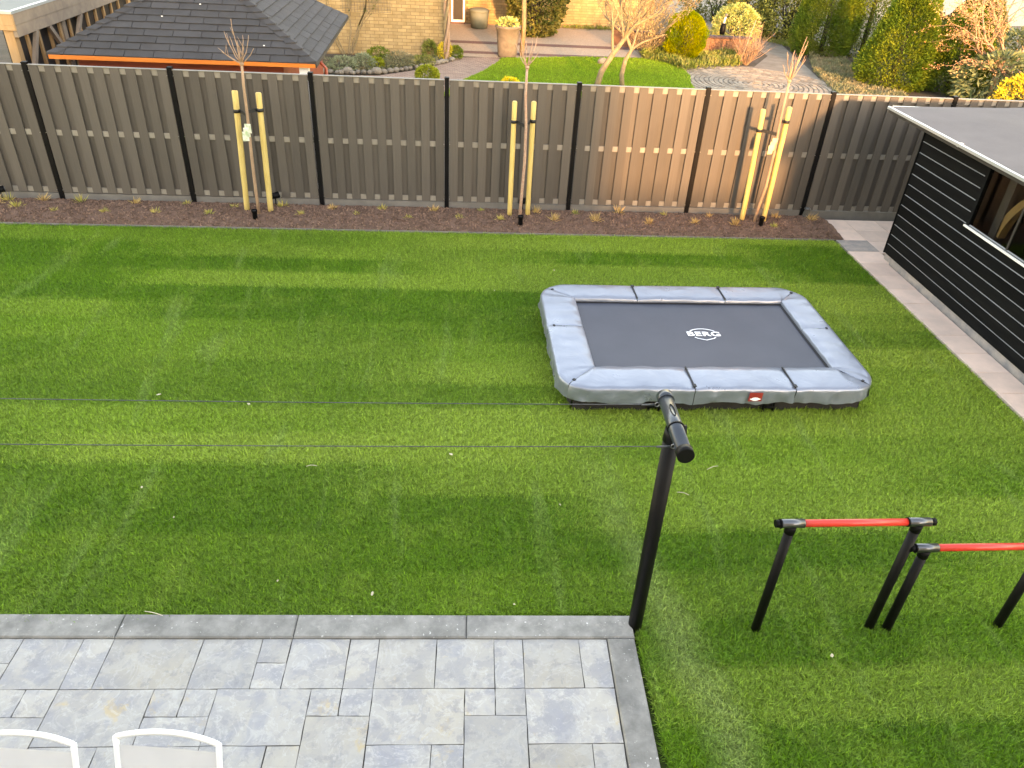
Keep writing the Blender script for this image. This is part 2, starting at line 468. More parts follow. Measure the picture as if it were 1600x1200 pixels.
def paver_mat(name, a, b, w, h):
    t = NT(name)
    br = t.node('ShaderNodeTexBrick')
    t.l.new(t.mapping((1, 1, 0), (0, 0, R(24))), br.inputs['Vector'])
    for k, v in (('Scale', 1.), ('Mortar Size', .008), ('Brick Width', w), ('Row Height', h)): br.inputs[k].default_value = v
    br.inputs['Color1'].default_value = (*a, 1); br.inputs['Color2'].default_value = (*b, 1)
    br.inputs['Mortar'].default_value = (.13, .10, .08, 1)
    col = t.value(br.outputs[0], t.noise(4, 4), .75, 1.25)
    t.bump(br.outputs[1], -.5, .01)
    return t.done(col, .9, 0, .3)
mats()

# ================================================================ ground and large structure
def sheet(name, pts, z, mat, kind='structure'):
    b = MB(); b.add([(x, y, z) for x, y in pts], [tuple(range(len(pts)))])
    return tag(b.build(name, MAT[mat]), kind=kind)

sheet('ground', [(-150, -150), (150, -150), (150, 150), (-150, 150)], -0.09, 'earth')
sheet('neighbour_ground', [(-30, 11.16), (40, 11.16), (40, 70), (-30, 70)], -0.03, 'earth')

FENCE_Y, FENCE_X0, POST_STEP, FENCE_H = 11.10, -5.627, 1.86, 1.832
LAWN_L, LAWN_R, LAWN_B, LAWN_F = -8.69, 5.66, 10.10, 3.40
KERB_R = 1.262

# lawn: a soil sheet and a coat of grass blades over it (one patch repeated over the lawn by its own modifier)
lawn_soil = MB()
lawn_soil.add([(LAWN_L, LAWN_F, -.045), (LAWN_R, LAWN_F, -.045), (LAWN_R, LAWN_B, -.045), (LAWN_L, LAWN_B, -.045)], [(0, 1, 2, 3)])
lawn_soil.add([(KERB_R - .06, -2.4, -.045), (LAWN_R, -2.4, -.045), (LAWN_R, LAWN_F, -.045), (KERB_R - .06, LAWN_F, -.045)], [(0, 1, 2, 3)])
tag(lawn_soil.build('lawn', MAT['turf_soil']), kind='structure')

def lump2(u, v, k=14):
    out = np.zeros(len(u))
    for _ in range(k):      # periodic over the patch, so that patches join
        i, j = rng.integers(-14, 15, 2)
        out += np.sin(2 * np.pi * (i * u + j * v) + rng.uniform(0, 6.28))
    return np.clip(out / math.sqrt(k), -1, 1)

def blades(n, size, hmin, hmax, wid, lean):
    x = (rng.random(n) - .5) * size; y = (rng.random(n) - .5) * size
    h = rng.uniform(hmin, hmax, n); a = rng.uniform(0, 2 * np.pi, n); ln = rng.random(n) ** .8 * lean
    d = rng.uniform(0, 2 * np.pi, n); w = rng.uniform(.6, 1.2, n) * wid / 2
    a = d + np.pi / 2 + rng.normal(0, .5, n)
    ln = np.clip(rng.normal(.78, .28, n), .1, 1.15) * lean
    g2 = .5 + .5 * lump2(x / size, y / size); h = h * (.55 + .9 * g2)
    dx, dy = np.cos(a) * w, np.sin(a) * w
    ox, oy = np.cos(d) * np.sin(ln) * h, np.sin(d) * np.sin(ln) * h
    z = np.zeros(n); top = np.cos(ln) * h
    V = np.empty((n, 5, 3))
    V[:, 0] = np.stack([x - dx, y - dy, z], 1); V[:, 1] = np.stack([x + dx, y + dy, z], 1)
    V[:, 2] = np.stack([x + dx * .8 + ox * .4, y + dy * .8 + oy * .4, top * .6], 1)
    V[:, 3] = np.stack([x - dx * .8 + ox * .4, y - dy * .8 + oy * .4, top * .6], 1)
    V[:, 4] = np.stack([x + ox, y + oy, top], 1)
    b = np.arange(n)[:, None] * 5
    F = np.concatenate([b + [[0, 1, 2]], b + [[0, 2, 3]], b + [[3, 2, 4]]], 0)
    return V.reshape(-1, 3), F

def grass_coat(name, mat, regions, size, n, hmin, hmax, wid, lean, z, label, cat):
    V, F = blades(n, size, hmin, hmax, wid, lean)
    o = link_mesh(name, mesh_np(name, V, F, MAT[mat]))
    ng = bpy.data.node_groups.new(name, 'GeometryNodeTree')
    ng.interface.new_socket('Geometry', in_out='INPUT', socket_type='NodeSocketGeometry')
    ng.interface.new_socket('Geometry', in_out='OUTPUT', socket_type='NodeSocketGeometry')
    N, L = ng.nodes, ng.links
    gi, go = N.new('NodeGroupInput'), N.new('NodeGroupOutput')
    jn = N.new('GeometryNodeJoinGeometry')
    for k, (x0, x1, y0, y1) in enumerate(regions):
        nx, ny = max(1, round((x1 - x0) / size)), max(1, round((y1 - y0) / size))
        cx, cy = (x1 - x0) / nx, (y1 - y0) / ny
        gr = N.new('GeometryNodeMeshGrid')
        gr.inputs['Size X'].default_value = x1 - x0 - cx; gr.inputs['Size Y'].default_value = y1 - y0 - cy
        gr.inputs['Vertices X'].default_value = nx; gr.inputs['Vertices Y'].default_value = ny
        tr = N.new('GeometryNodeTransform'); L.new(gr.outputs['Mesh'], tr.inputs['Geometry'])
        tr.inputs['Translation'].default_value = ((x0 + x1) / 2, (y0 + y1) / 2, z)
        ip = N.new('GeometryNodeInstanceOnPoints')
        L.new(tr.outputs[0], ip.inputs['Points']); L.new(gi.outputs[0], ip.inputs['Instance'])
        rv = N.new('FunctionNodeRandomValue'); rv.data_type = 'INT'
        rv.inputs[4].default_value = 0; rv.inputs[5].default_value = 3; rv.inputs['Seed'].default_value = k + 3
        mu = N.new('ShaderNodeMath'); mu.operation = 'MULTIPLY'; mu.inputs[1].default_value = math.pi / 2
        L.new(rv.outputs[2], mu.inputs[0])
        cb = N.new('ShaderNodeCombineXYZ'); L.new(mu.outputs[0], cb.inputs[2])
        L.new(cb.outputs[0], ip.inputs['Rotation'])
        q = max(cx, cy) / size
        ip.inputs['Scale'].default_value = (q, q, 1)
        L.new(ip.outputs[0], jn.inputs[0])
    L.new(jn.outputs[0], go.inputs[0])
    md = o.modifiers.new('grass', 'NODES'); md.node_group = ng
    return tag(o, label, cat, kind='stuff')

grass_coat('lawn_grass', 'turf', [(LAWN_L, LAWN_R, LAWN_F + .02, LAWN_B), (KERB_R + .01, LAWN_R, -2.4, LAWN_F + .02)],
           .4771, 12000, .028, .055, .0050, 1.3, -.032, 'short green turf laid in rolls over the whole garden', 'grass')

# planting bed along the fence
def bed():
    nx, ny = 260, 22
    xs = np.linspace(-8.7, LAWN_R + .16, nx); ys = np.linspace(LAWN_B + .035, FENCE_Y - .03, ny)
    V = np.zeros((ny, nx, 3))
    for j, y in enumerate(ys):
        t = (y - ys[0]) / (ys[-1] - ys[0])
        xx = xs.copy()
        xx[-1] = xx[-1]
        V[j, :, 0] = xx; V[j, :, 1] = y
        V[j, :, 2] = -.03 + .075 * np.sin(np.pi * min(1, t * .8 + .1)) + rng.normal(0, .007, nx)
    F = [(j * nx + i, j * nx + i + 1, (j + 1) * nx + i + 1, (j + 1) * nx + i) for j in range(ny - 1) for i in range(nx - 1)]
    tag(link_mesh('planting_bed', mesh_np('planting_bed', V.reshape(-1, 3), F, MAT['soil'], True)), kind='structure')
bed()
def bed_z(y):
    t = (y - LAWN_B - .035) / (FENCE_Y - LAWN_B - .065)
    return -.03 + .075 * math.sin(math.pi * min(1, max(0, t) * .8 + .1))

def crumbs(name, mat, n, smin, smax, xr, yr, front_bias, label, cat, flat=1.):
    x = rng.uniform(*xr, n); t = rng.random(n)
    if front_bias: t = t ** front_bias
    y = yr[0] + t * (yr[1] - yr[0])
    z = np.array([bed_z(q) for q in y]); s = rng.uniform(smin, smax, n)
    base = np.array([(1, 0, 0), (-.5, .87, 0), (-.5, -.87, 0), (0, 0, 1.), (0, 0, -.6)]) * [1, 1, flat]
    a = rng.uniform(0, 6.28, n); c, sn = np.cos(a), np.sin(a)
    P = base[None] * s[:, None, None] * rng.uniform(.6, 1.4, (n, 5, 1))
    V = np.stack([P[..., 0] * c[:, None] - P[..., 1] * sn[:, None] + x[:, None],
                  P[..., 0] * sn[:, None] + P[..., 1] * c[:, None] + y[:, None], P[..., 2] + z[:, None] + .003], -1)
    b = np.arange(n)[:, None] * 5
    F = np.concatenate([b + [[0, 1, 3]], b + [[1, 2, 3]], b + [[2, 0, 3]], b + [[1, 0, 4]], b + [[2, 1, 4]], b + [[0, 2, 4]]], 0)
    tag(link_mesh(name, mesh_np(name, V.reshape(-1, 3), F, MAT[mat])), label, cat, kind='stuff')
XB = (-8.6, LAWN_R + .12)
crumbs('soil_crumbs', 'crumb', 16000, .005, .02, XB, (LAWN_B + .05, FENCE_Y - .06), 0, 'loose dark soil crumbs covering the bed along the fence', 'soil')
crumbs('bark_chips', 'chip', 1500, .004, .014, XB, (LAWN_B + .05, FENCE_Y - .06), 2.2, 'pale bark chips scattered along the front of the bed', 'chips', .4)
crumbs('edge_litter', 'chip', 1100, .005, .016, XB, (LAWN_B + .04, LAWN_B + .16), 1.4, 'pale dry litter lying along the lawn edging', 'litter', .4)

e = MB(); e.box(-8.7, LAWN_R, LAWN_B + .004, LAWN_B + .018, -.08, .010, .002)
tag(e.build('lawn_edging', MAT['concrete']), kind='structure')

# ---------------------------------------------------------------- terrace of slate slabs with concrete kerb
TA = -R(1.7)
terrace = MB(); terrace.box(-6.6, -.002, -5.9, -.002, -.12, -.010)
terrace = tag(terrace.build('terrace', MAT['sand']), kind='structure')
terrace.location = (1.257, 3.385, 0); terrace.rotation_euler = (0, 0, TA)
UX, UY, KW = .1885, .1835, .19
slab_cache = {}
def slab(c0, c1, r0, r1):
    w, h = (c1 - c0) * UX - .005, (r1 - r0) * UY - .005
    key = (c1 - c0, r1 - r0, random.randrange(3))
    if key not in slab_cache:
        b = MB(); n = 5
        vs_, fs = [], []
        for j in range(n):                     # slightly uneven riven edge and top
            for i in range(n):
                edge = i in (0, n - 1) or j in (0, n - 1)
                jx = random.uniform(-.0022, .0022) if i in (0, n - 1) else 0
                jy = random.uniform(-.0022, .0022) if j in (0, n - 1) else 0
                vs_.append((-w / 2 + w * i / (n - 1) + jx, -h / 2 + h * j / (n - 1) + jy, -.002 if edge else random.uniform(-.0008, .0012)))
        fs = [(j * n + i, j * n + i + 1, (j + 1) * n + i + 1, (j + 1) * n + i) for j in range(n - 1) for i in range(n - 1)]
        ring = [i for i in range(n)] + [j * n + n - 1 for j in range(1, n)] + [(n - 1) * n + i for i in range(n - 2, -1, -1)] + [j * n for j in range(n - 2, 0, -1)]
        m = len(vs_)
        vs_ += [(vs_[k][0], vs_[k][1], -.03) for k in ring]
        fs += [(ring[k], m + k, m + (k + 1) % len(ring), ring[(k + 1) % len(ring)]) for k in range(len(ring))]
        fs = [tuple(reversed(f)) if len(f) == 4 and f[1] >= m else f for f in fs]
        b.add(vs_, fs)
        slab_cache[key] = b.mesh('slab', MAT['slate'])
    o = link_mesh('slab', slab_cache[key], terrace, (-KW - .004 - (c0 + c1) / 2 * UX, -KW - (r0 + r1) / 2 * UY, random.uniform(-.0015, .0015)))
    o.rotation_euler = (random.uniform(-.003, .003), random.uniform(-.003, .003), 0)
LAY = [(0, 1, 0, 2), (1, 3, 0, 2), (3, 4, 0, 2), (4, 6, 0, 2), (6, 8, 0, 2), (8, 9, 0, 2), (9, 11, 0, 2), (11, 12, 0, 1), (11, 12, 1, 2),
       (12, 14, 0, 2), (14, 17, 0, 2), (17, 18, 0, 2), (18, 20, 0, 2), (20, 21, 0, 1), (20, 21, 1, 2), (21, 23, 0, 2), (23, 26, 0, 2), (26, 27, 0, 2), (27, 29, 0, 2), (29, 32, 0, 2),
       (0, 3, 2, 4), (3, 4, 2, 3), (4, 5, 2, 3), (3, 5, 3, 6), (5, 8, 2, 4), (8, 9, 2, 3), (9, 10, 2, 3), (8, 10, 3, 6), (10, 13, 2, 4), (13, 14, 2, 3), (14, 15, 2, 3), (13, 15, 3, 4),
       (15, 18, 2, 4), (18, 19, 2, 3), (19, 20, 2, 3), (18, 20, 3, 6), (20, 23, 2, 4), (23, 25, 2, 4), (25, 28, 2, 4), (28, 30, 2, 4), (30, 32, 2, 4),
       (0, 1, 4, 6), (1, 3, 4, 6), (5, 6, 4, 6), (6, 8, 4, 6), (10, 11, 4, 6), (11, 13, 4, 6), (13, 16, 4, 6), (16, 18, 4, 6), (20, 22, 4, 6), (22, 25, 4, 6), (25, 26, 4, 6), (26, 29, 4, 6), (29, 32, 4, 6)]
for s_ in LAY: slab(*s_)
for k, r0 in enumerate(range(6, 30, 2)):
    c = 0
    for w in [(2, 3, 1, 3, 2, 2, 3, 1, 2, 3, 2, 3, 2, 3), (3, 1, 2, 3, 2, 3, 2, 2, 1, 3, 2, 3, 2, 3), (1, 3, 2, 2, 3, 2, 3, 1, 3, 2, 2, 3, 2, 3)][k % 3]:
        if c + w > 32: w = 32 - c
        if w <= 0: break
        slab(c, c + w, r0, r0 + 2); c += w
def kerb(x0, x1, y0, y1):
    b = MB(); b.box(x0 + .0025, x1 - .0025, y0 + .0025, y1 - .0025, -.11, .014, .009)
    return b.build('kerb_stone', MAT['kerb'], terrace)
xs = [0, -1.133, -2.264, -3.40, -4.53, -5.66, -6.6]
for a, b in zip(xs[1:], xs): kerb(a, b, -KW, 0)
ys = [-KW, -1.32, -2.45, -3.58, -4.71, -5.84]
for a, b in zip(ys[1:], ys): kerb(-KW, -.004, a, b)

# ---------------------------------------------------------------- garden path of concrete tiles beside the shed
path = MB(); path.box(LAWN_R + .02, 6.10, -2.4, 10.98, -.10, -.032); path.box(6.1003, 9.4, 9.5, 10.98, -.10, -.032)
path = tag(path.build('garden_path', MAT['sand']), kind='structure')
tile_cache = {}
def tile(x0, x1, y0, y1, mat='path'):
    w, h = x1 - x0 - .005, y1 - y0 - .005
    key = (round(w, 3), round(h, 3), mat)
    if key not in tile_cache:
        b = MB(); b.box(-w / 2, w / 2, -h / 2, h / 2, -.03, 0, .004); tile_cache[key] = b.mesh('tile', MAT[mat])
    o = link_mesh('tile', tile_cache[key], path, ((x0 + x1) / 2, (y0 + y1) / 2, random.uniform(-.002, .002)))
    o.rotation_euler = (random.uniform(-.004, .004), random.uniform(-.004, .004), 0)
y = 10.92; k = 0
while y > -2.3:
    tile(5.69 + (.0 if y < 10.2 else .13), 6.17 if y > 9.7 else 6.085, y - .40, y, 'pathgrey' if k == 2 else 'path')
    y -= .40; k += 1
for i in range(6):
    for j in range(3):
        tile(6.17 + i * .5, 6.67 + i * .5, 10.92 - (j + 1) * .42, 10.92 - j * .42)

# ---------------------------------------------------------------- composite fence
fence = empty('composite_fence', (0, FENCE_Y, 0))
tag(fence, 'long grey brown board on board composite fence with black posts', 'fence')
def fence_boards():
    fb, gap = .1235, .0838
    bm = MB(); bm.box(-fb / 2, fb / 2, -.008, .008, .088, 1.825, .003)
    front = bm.mesh('board', MAT['wpc'])
    rm = MB(); rm.box(-.895, .895, -.008, .008, -.037, .037)
    rail = rm.mesh('rail', MAT['rail'])
    pm = MB(); pm.box(-.030, .030, -.036, .036, -.3, 1.850)
    post = pm.mesh('post', MAT['blackmetal'])
    cm = MB(); cm.box(-.034, .034, -.040, .040, 1.851, 1.868, .006)
    cap = cm.mesh('post_cap', MAT['blackmetal'])
    gm = MB(); gm.box(-.895, .895, -.018, .018, -.12, .075)
    grav = gm.mesh('gravel_board', MAT['concrete'])
    tm = MB(); tm.box(-.895, .895, -.027, .027, 1.829, 1.836)
    strip = tm.mesh('top_strip', MAT['rail'])
    sm = MB(); sm.tube([(0, .0, 0), (0, -.009, 0)], .0065, 8)
    bolt = sm.mesh('bolt', MAT['steel'])
    for i in range(-1, 9):
        x = FENCE_X0 + i * POST_STEP
        p = link_mesh('post', post, fence, (x, 0, 0))
        link_mesh('post_cap', cap, p)
        for z in (.13, .95, 1.76):
            for sx in (-1, 1):
                link_mesh('bolt', bolt, p, (sx * .040, -.030, z))
        if i == 8: break
        cx = x + POST_STEP / 2
        link_mesh('gravel_board', grav, fence, (cx, .004, 0))
        for z in (.128, .945, 1.786):
            link_mesh('rail', rail, fence, (cx, 0, z))
        link_mesh('top_strip', strip, fence, (cx, 0, 0))
        n = 9
        for k in range(n):
            bx = cx - (n - 1) / 2 * (fb + gap) + k * (fb + gap)
            o = link_mesh('board', front, fence, (bx, -.0163, random.uniform(-.002, .002)))
        for k in range(n - 1):
            bx = cx - (n - 2) / 2 * (fb + gap) + k * (fb + gap)
            link_mesh('board', front, fence, (bx, .0163, random.uniform(-.004, .0)))
fence_boards()

# ---------------------------------------------------------------- black garden shed on the right
shed = empty('garden_shed', (6.10, 9.50, 0))
tag(shed, 'black plank garden shed with grey felt roof at the right edge', 'shed')
def shed_build():
    x0, x1, y1, y0 = 0., 3.4, 0., -4.2          # local: left wall at x=0, back at y=0, front far towards the house
    pl = MB(); pl.box(x0 + .012, x1, y0, y1 - .012, -.1, .085); pl.build('plinth', MAT['pathgrey'], shed)
    wy0, wy1, wz0, wz1 = -2.95, -1.38, 1.06, 1.80   # window opening in the left wall
    P = .1415
    # planks of the left wall, each with a pale groove ledge at its top
    meshes = {}
    def plank(ya, yb, z, top=P):
        key = (round(yb - ya, 3), round(top, 3))
        if key not in meshes:
            L = yb - ya
            b = MB(); b.box(-.0, .020, -L / 2, L / 2, .0, top - .013)
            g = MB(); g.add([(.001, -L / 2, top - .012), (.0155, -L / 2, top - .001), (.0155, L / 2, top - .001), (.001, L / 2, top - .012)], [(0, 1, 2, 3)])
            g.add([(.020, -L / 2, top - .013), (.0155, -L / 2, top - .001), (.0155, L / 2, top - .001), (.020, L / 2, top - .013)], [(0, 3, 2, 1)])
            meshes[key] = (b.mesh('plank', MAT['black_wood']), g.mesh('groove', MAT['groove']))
        o = link_mesh('plank', meshes[key][0], shed, (random.uniform(-.001, .001), (ya + yb) / 2, z))
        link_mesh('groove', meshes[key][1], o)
    z = .088
    while z < 1.80:
        t = min(P, 1.82 - z)
        if z + t > wz0 + .02 and z < wz1:
            plank(wy1, y1, z, t); plank(y0, wy0, z, t)
        else:
            plank(y0, y1, z, t)
        z += P
    w = MB(); w.box(.021, .05, y0, wy0, .088, 1.85); w.box(.021, .05, wy1, y1, .088, 1.85); w.box(.021, .05, wy0, wy1, .088, wz0 - .02)
    w.box(.021, .05, wy0, wy1, wz1 + .03, 1.85)
    w.box(.0503, x1, y1 - .03, y1, .088, 1.88); w.box(x1 - .03, x1, y0, y1 - .0303, .088, 1.95); w.box(.0503, x1 - .0303, y0, y0 + .03, .088, 1.88)
    w.box(.0503, x1 - .0303, y0 + .0303, y1 - .0303, .088, .10)
    w.build('wall_core', MAT['darkwood'], shed)
    c = MB(); c.box(-.012, .03, -.002, .016, .086, 1.83); c.build('corner_board', MAT['black_wood'], shed)
    # window
    f = MB()
    f.box(-.004, .05, wy1 - .05, wy1 - .0005, wz0, wz1); f.box(-.004, .05, wy0 + .0005, wy0 + .05, wz0, wz1)
    f.box(-.004, .05, wy0 + .0503, wy1 - .0503, wz1 - .045, wz1)
    win = f.build('window', MAT['black_wood'], shed)
    s = MB(); s.box(-.022, .055, wy0 - .01, wy1 + .01, wz0 - .022, wz0 - .0005, .003); s.build('sill', MAT['whitepaint'], win)
    g = MB(); g.box(.018, .024, wy0 + .05, wy1 - .05, wz0, wz1 - .045); g.build('pane', MAT['glass'], win)
    m = MB(); m.box(.006, .017, -2.16, -2.13, wz0, wz1 - .0455); m.build('mullion', MAT['darkwood'], win)
    # timber frame inside, seen through the glass
    t = MB(); t.box(.20, .32, -1.66, -1.54, .10, 1.86); t.box(.20, .32, -2.75, -2.63, .10, 1.86); t.box(1.5, 1.62, -2.75, -2.63, .1, 1.88)
    t.build('inner_post', MAT['darkwood'], shed)
    br = MB()
    pts = [(.26, -1.66 - .55 * (q ** 1.9), 1.05 + .78 * q) for q in np.linspace(0, 1, 10)]
    for i, p in enumerate(pts[:-1]):
        q = pts[i + 1]
        br.add([(p[0] - .045, p[1] - .035, p[2] - .03), (p[0] + .045, p[1] - .035, p[2] - .03), (p[0] + .045, p[1] + .055, p[2]), (p[0] - .045, p[1] + .055, p[2]),
                (q[0] - .045, q[1] - .035, q[2] - .03), (q[0] + .045, q[1] - .035, q[2] - .03), (q[0] + .045, q[1] + .055, q[2]), (q[0] - .045, q[1] + .055, q[2])],
               [(0, 1, 5, 4), (1, 2, 6, 5), (2, 3, 7, 6), (3, 0, 4, 7)])
    br.build('curved_brace', MAT['oak'], shed)
    sh = MB(); sh.box(.4, 2.9, -3.2, -3.15, .1, 1.3); sh.box(1.2, 2.9, -1.2, -.4, .1, .85); sh.build('inner_bench', MAT['darkwood'], shed)
    # roof: felt sheet sloping up slightly to the right, trim along the edges
    ox0, ox1, oy0, oy1 = -.27, 3.7, -4.5, .60
    def rz(x): return 1.905 + .028 * (x - ox0)
    nx, ny = 24, 30
    V = []
    for j in range(ny + 1):
        for i in range(nx + 1):
            x = ox0 + .03 + (ox1 - ox0 - .06) * i / nx; yy = oy0 + .03 + (oy1 - oy0 - .06) * j / ny
            V.append((x, yy, rz(x) + .012 + .004 * math.sin(3.1 * x + 1.7 * yy) + random.uniform(-.0015, .0015)))
    F = [(j * (nx + 1) + i, j * (nx + 1) + i + 1, (j + 1) * (nx + 1) + i + 1, (j + 1) * (nx + 1) + i) for j in range(ny) for i in range(nx)]
    felt = link_mesh('roof_felt', mesh_np('roof_felt', V, F, MAT['epdm'], True), shed)
    d = MB()
    d.add([(ox0 + .02, oy0, rz(ox0) - .06), (ox1, oy0, rz(ox1) - .06), (ox1, oy1 - .02, rz(ox1) - .06), (ox0 + .02, oy1 - .02, rz(ox0) - .06),
           (ox0 + .02, oy0, rz(ox0)), (ox1, oy0, rz(ox1)), (ox1, oy1 - .02, rz(ox1)), (ox0 + .02, oy1 - .02, rz(ox0))],
          [(0, 3, 2, 1), (4, 5, 6, 7), (0, 1, 5, 4), (1, 2, 6, 5), (2, 3, 7, 6), (3, 0, 4, 7)])
    d.build('roof_deck', MAT['darkwood'], shed)
    for k in range(-2, 1):      # trim in lengths along the left edge
        a, b = k * 1.7 + .60 - 1.7, k * 1.7 + .60
        m = MB(); z = rz(ox0)
        m.box(ox0 - .004, ox0 + .016, a + .003, b - .003, z - .016, z + .018, .004)
        m.box(ox0 + .0163, ox0 + .034, a + .003, b - .003, z + .006, z + .016, .002)
        tr = m.build('roof_trim', MAT['alu'], shed)
        if k > -2:
            c = MB(); c.box(ox0 - .008, ox0 + .054, a - .02, a + .02, z - .019, z + .021, .003); c.build('trim_clip', MAT['alu'], tr)
    m = MB(); z = rz(ox0); m.box(ox0 + .06, .45, oy1 - .019, oy1, z - .03, z + .022); m.build('roof_trim', MAT['alu'], shed)
    seam = MB(); seam.box(ox0 + .2, ox1 - .1, -.62, -.60, 1.93, 1.935)
shed_build()

# ---------------------------------------------------------------- shingled garden house behind the fence
def garden_house():
    ax0, ax1, ay0, ay1, ez, tn = -5.60, -1.96, 11.74, 16.20, 1.848, .585
    h = empty('garden_house', ((ax0 + ax1) / 2, (ay0 + ay1) / 2, 0), R(.5))
    tag(h, 'red brown garden house with dark shingled hip roof and orange fascia', 'garden house')
    W, D = (ax1 - ax0) / 2, (ay1 - ay0) / 2
    rid = D - W
    b = MB(); b.box(-W + .30, W - .50, -D + .22, D - .30, -.1, ez - .035); b.build('wall', MAT['redwood'], h)
    for k in range(11):
        pb = MB(); pb.box(-W + .29, W - .49, -D + .195, -D + .2195, .02 + k * .165, min(.02 + k * .165 + .155, ez - .04), .01); pb.build('wall_board', MAT['redwood'], h)
    for z0, mat, y in ((ez - .060, 'orange', 0.),):
        for (x0, x1, y0, y1) in ((-W - .004, W + .004, -D - .022, -D), (-W, W, D, D + .022), (-W - .022, -W, -D + .0003, D), (W, W + .022, -D + .0003, D)):
            f = MB(); f.box(x0, x1, y0, y1, z0, ez - .006); f.build('fascia', MAT[mat if y1 <= -D + .001 else 'darkwood'], h)
    s = MB(); s.add([(-W, -D, ez - .03), (W, -D, ez - .03), (W, D, ez - .03), (-W, D, ez - .03)], [(0, 1, 2, 3)]); s.build('soffit', MAT['redwood'], h)
    zr = ez + W * tn
    r = MB(); r.add([(-W, -D, ez), (W, -D, ez), (W, D, ez), (-W, D, ez), (0, -rid, zr), (0, rid, zr)], [(0, 1, 4), (1, 2, 5, 4), (2, 3, 5), (3, 0, 4, 5)])
    roof = r.build('roof', MAT['shingle'], h)
    ex, tab = .144, .40
    cs = 1 / math.sqrt(1 + tn * tn)
    rows = int(W / cs / ex) + 1
    def face(org, ux, inn, length, kmax):
        """org eave corner, ux along the eave, inn inwards (horizontal unit)"""
        nrm = Vector((-inn.x * tn, -inn.y * tn, 1)).normalized()
        for r_ in range(rows):
            d0, d1 = r_ * ex * cs, min((r_ + 1) * ex * cs, W)
            if d1 - d0 < .02: continue
            a0, a1 = d0, length - d0
            u = -(.0 if r_ % 2 else tab / 2) + random.uniform(-.02, .02)
            while u < a1:
                lo, hi = max(u, a0) + .005, min(u + tab, a1) - .005
                if hi - lo > .03:
                    lo1, hi1 = max(lo, d1), min(hi, length - d1)
                    if hi1 < lo1 + .01:
                        hi1 = lo1 = (lo1 + hi1) / 2; hi1 += .01
                    P = lambda uu, dd, off: org + ux * uu + inn * dd + Vector((0, 0, dd * tn)) + nrm * off
                    lift = random.uniform(.016, .022)
                    vv = [P(lo, d0 - .012, lift), P(hi, d0 - .012, lift), P(hi1, d1, .004), P(lo1, d1, .004),
                          P(lo, d0 - .012, .001), P(hi, d0 - .012, .001), P(hi1, d1, .001), P(lo1, d1, .001)]
                    m = MB(); m.add(vv, [(0, 1, 2, 3), (4, 5, 1, 0), (5, 6, 2, 1), (7, 4, 0, 3)])
                    m.build('shingle', MAT['shingle'], roof)
                u += tab
    face(Vector((-W, -D, ez)), Vector((1, 0, 0)), Vector((0, 1, 0)), 2 * W, W)
    face(Vector((W, -D, ez)), Vector((0, 1, 0)), Vector((-1, 0, 0)), 2 * D, W)
    for sx in (-1, 1):                            # hip caps
        n = 17
        for k in range(n):
            d0, d1 = W * k / n - .02, W * (k + 1) / n
            hw = .135
            def P(d, side, off):
                c = Vector((sx * (W - d), -D + d, ez + d * tn))
                if side == 0: return c + Vector((0, 0, off))
                # step sideways on either roof face, along that face
                v = Vector((-sx, 0, 0)) if side == 1 else Vector((0, 1, 0))
                return c + v * hw + Vector((0, 0, off))
            lf = .042
            m = MB()
            m.add([P(d0, 1, lf - .01), P(d0, 0, lf + .004), P(d0, 2, lf - .01), P(d1, 2, .010), P(d1, 0, .020), P(d1, 1, .010)], [(0, 1, 4, 5), (1, 2, 3, 4)])
            m.add([P(d0, 1, lf - .01), P(d0, 0, lf + .004), P(d0, 2, lf - .01), P(d0, 2, .0), P(d0, 0, .0), P(d0, 1, .0)], [(0, 5, 4, 1), (1, 4, 3, 2)])
            m.build('hip_cap', MAT['shingle'], roof)
    nl = MB()
    for (d, u) in ((.25, 2.9), (.95, 1.9), (.7, 1.4), (1.2, 1.25)):
        nl.lathe([(.0, .03), (.012, .026), (.014, .018)], (-W + u, -D + d, ez + d * tn), 8)
    nl.build('roof_nail', MAT['whitepaint'], roof)
    p = MB(); p.box(W - .24, W - .11, -D + .06, -D + .19, -.1, ez - .04); p.build('corner_post', MAT['whitepaint'], h)
    p = MB(); p.tube([(W + .10, -D + .35, -.1), (W + .10, -D + .35, 1.72), (W + .02, -D + .35, 1.80)], .025, 8); p.build('downpipe', MAT['redwood'], h)
garden_house()

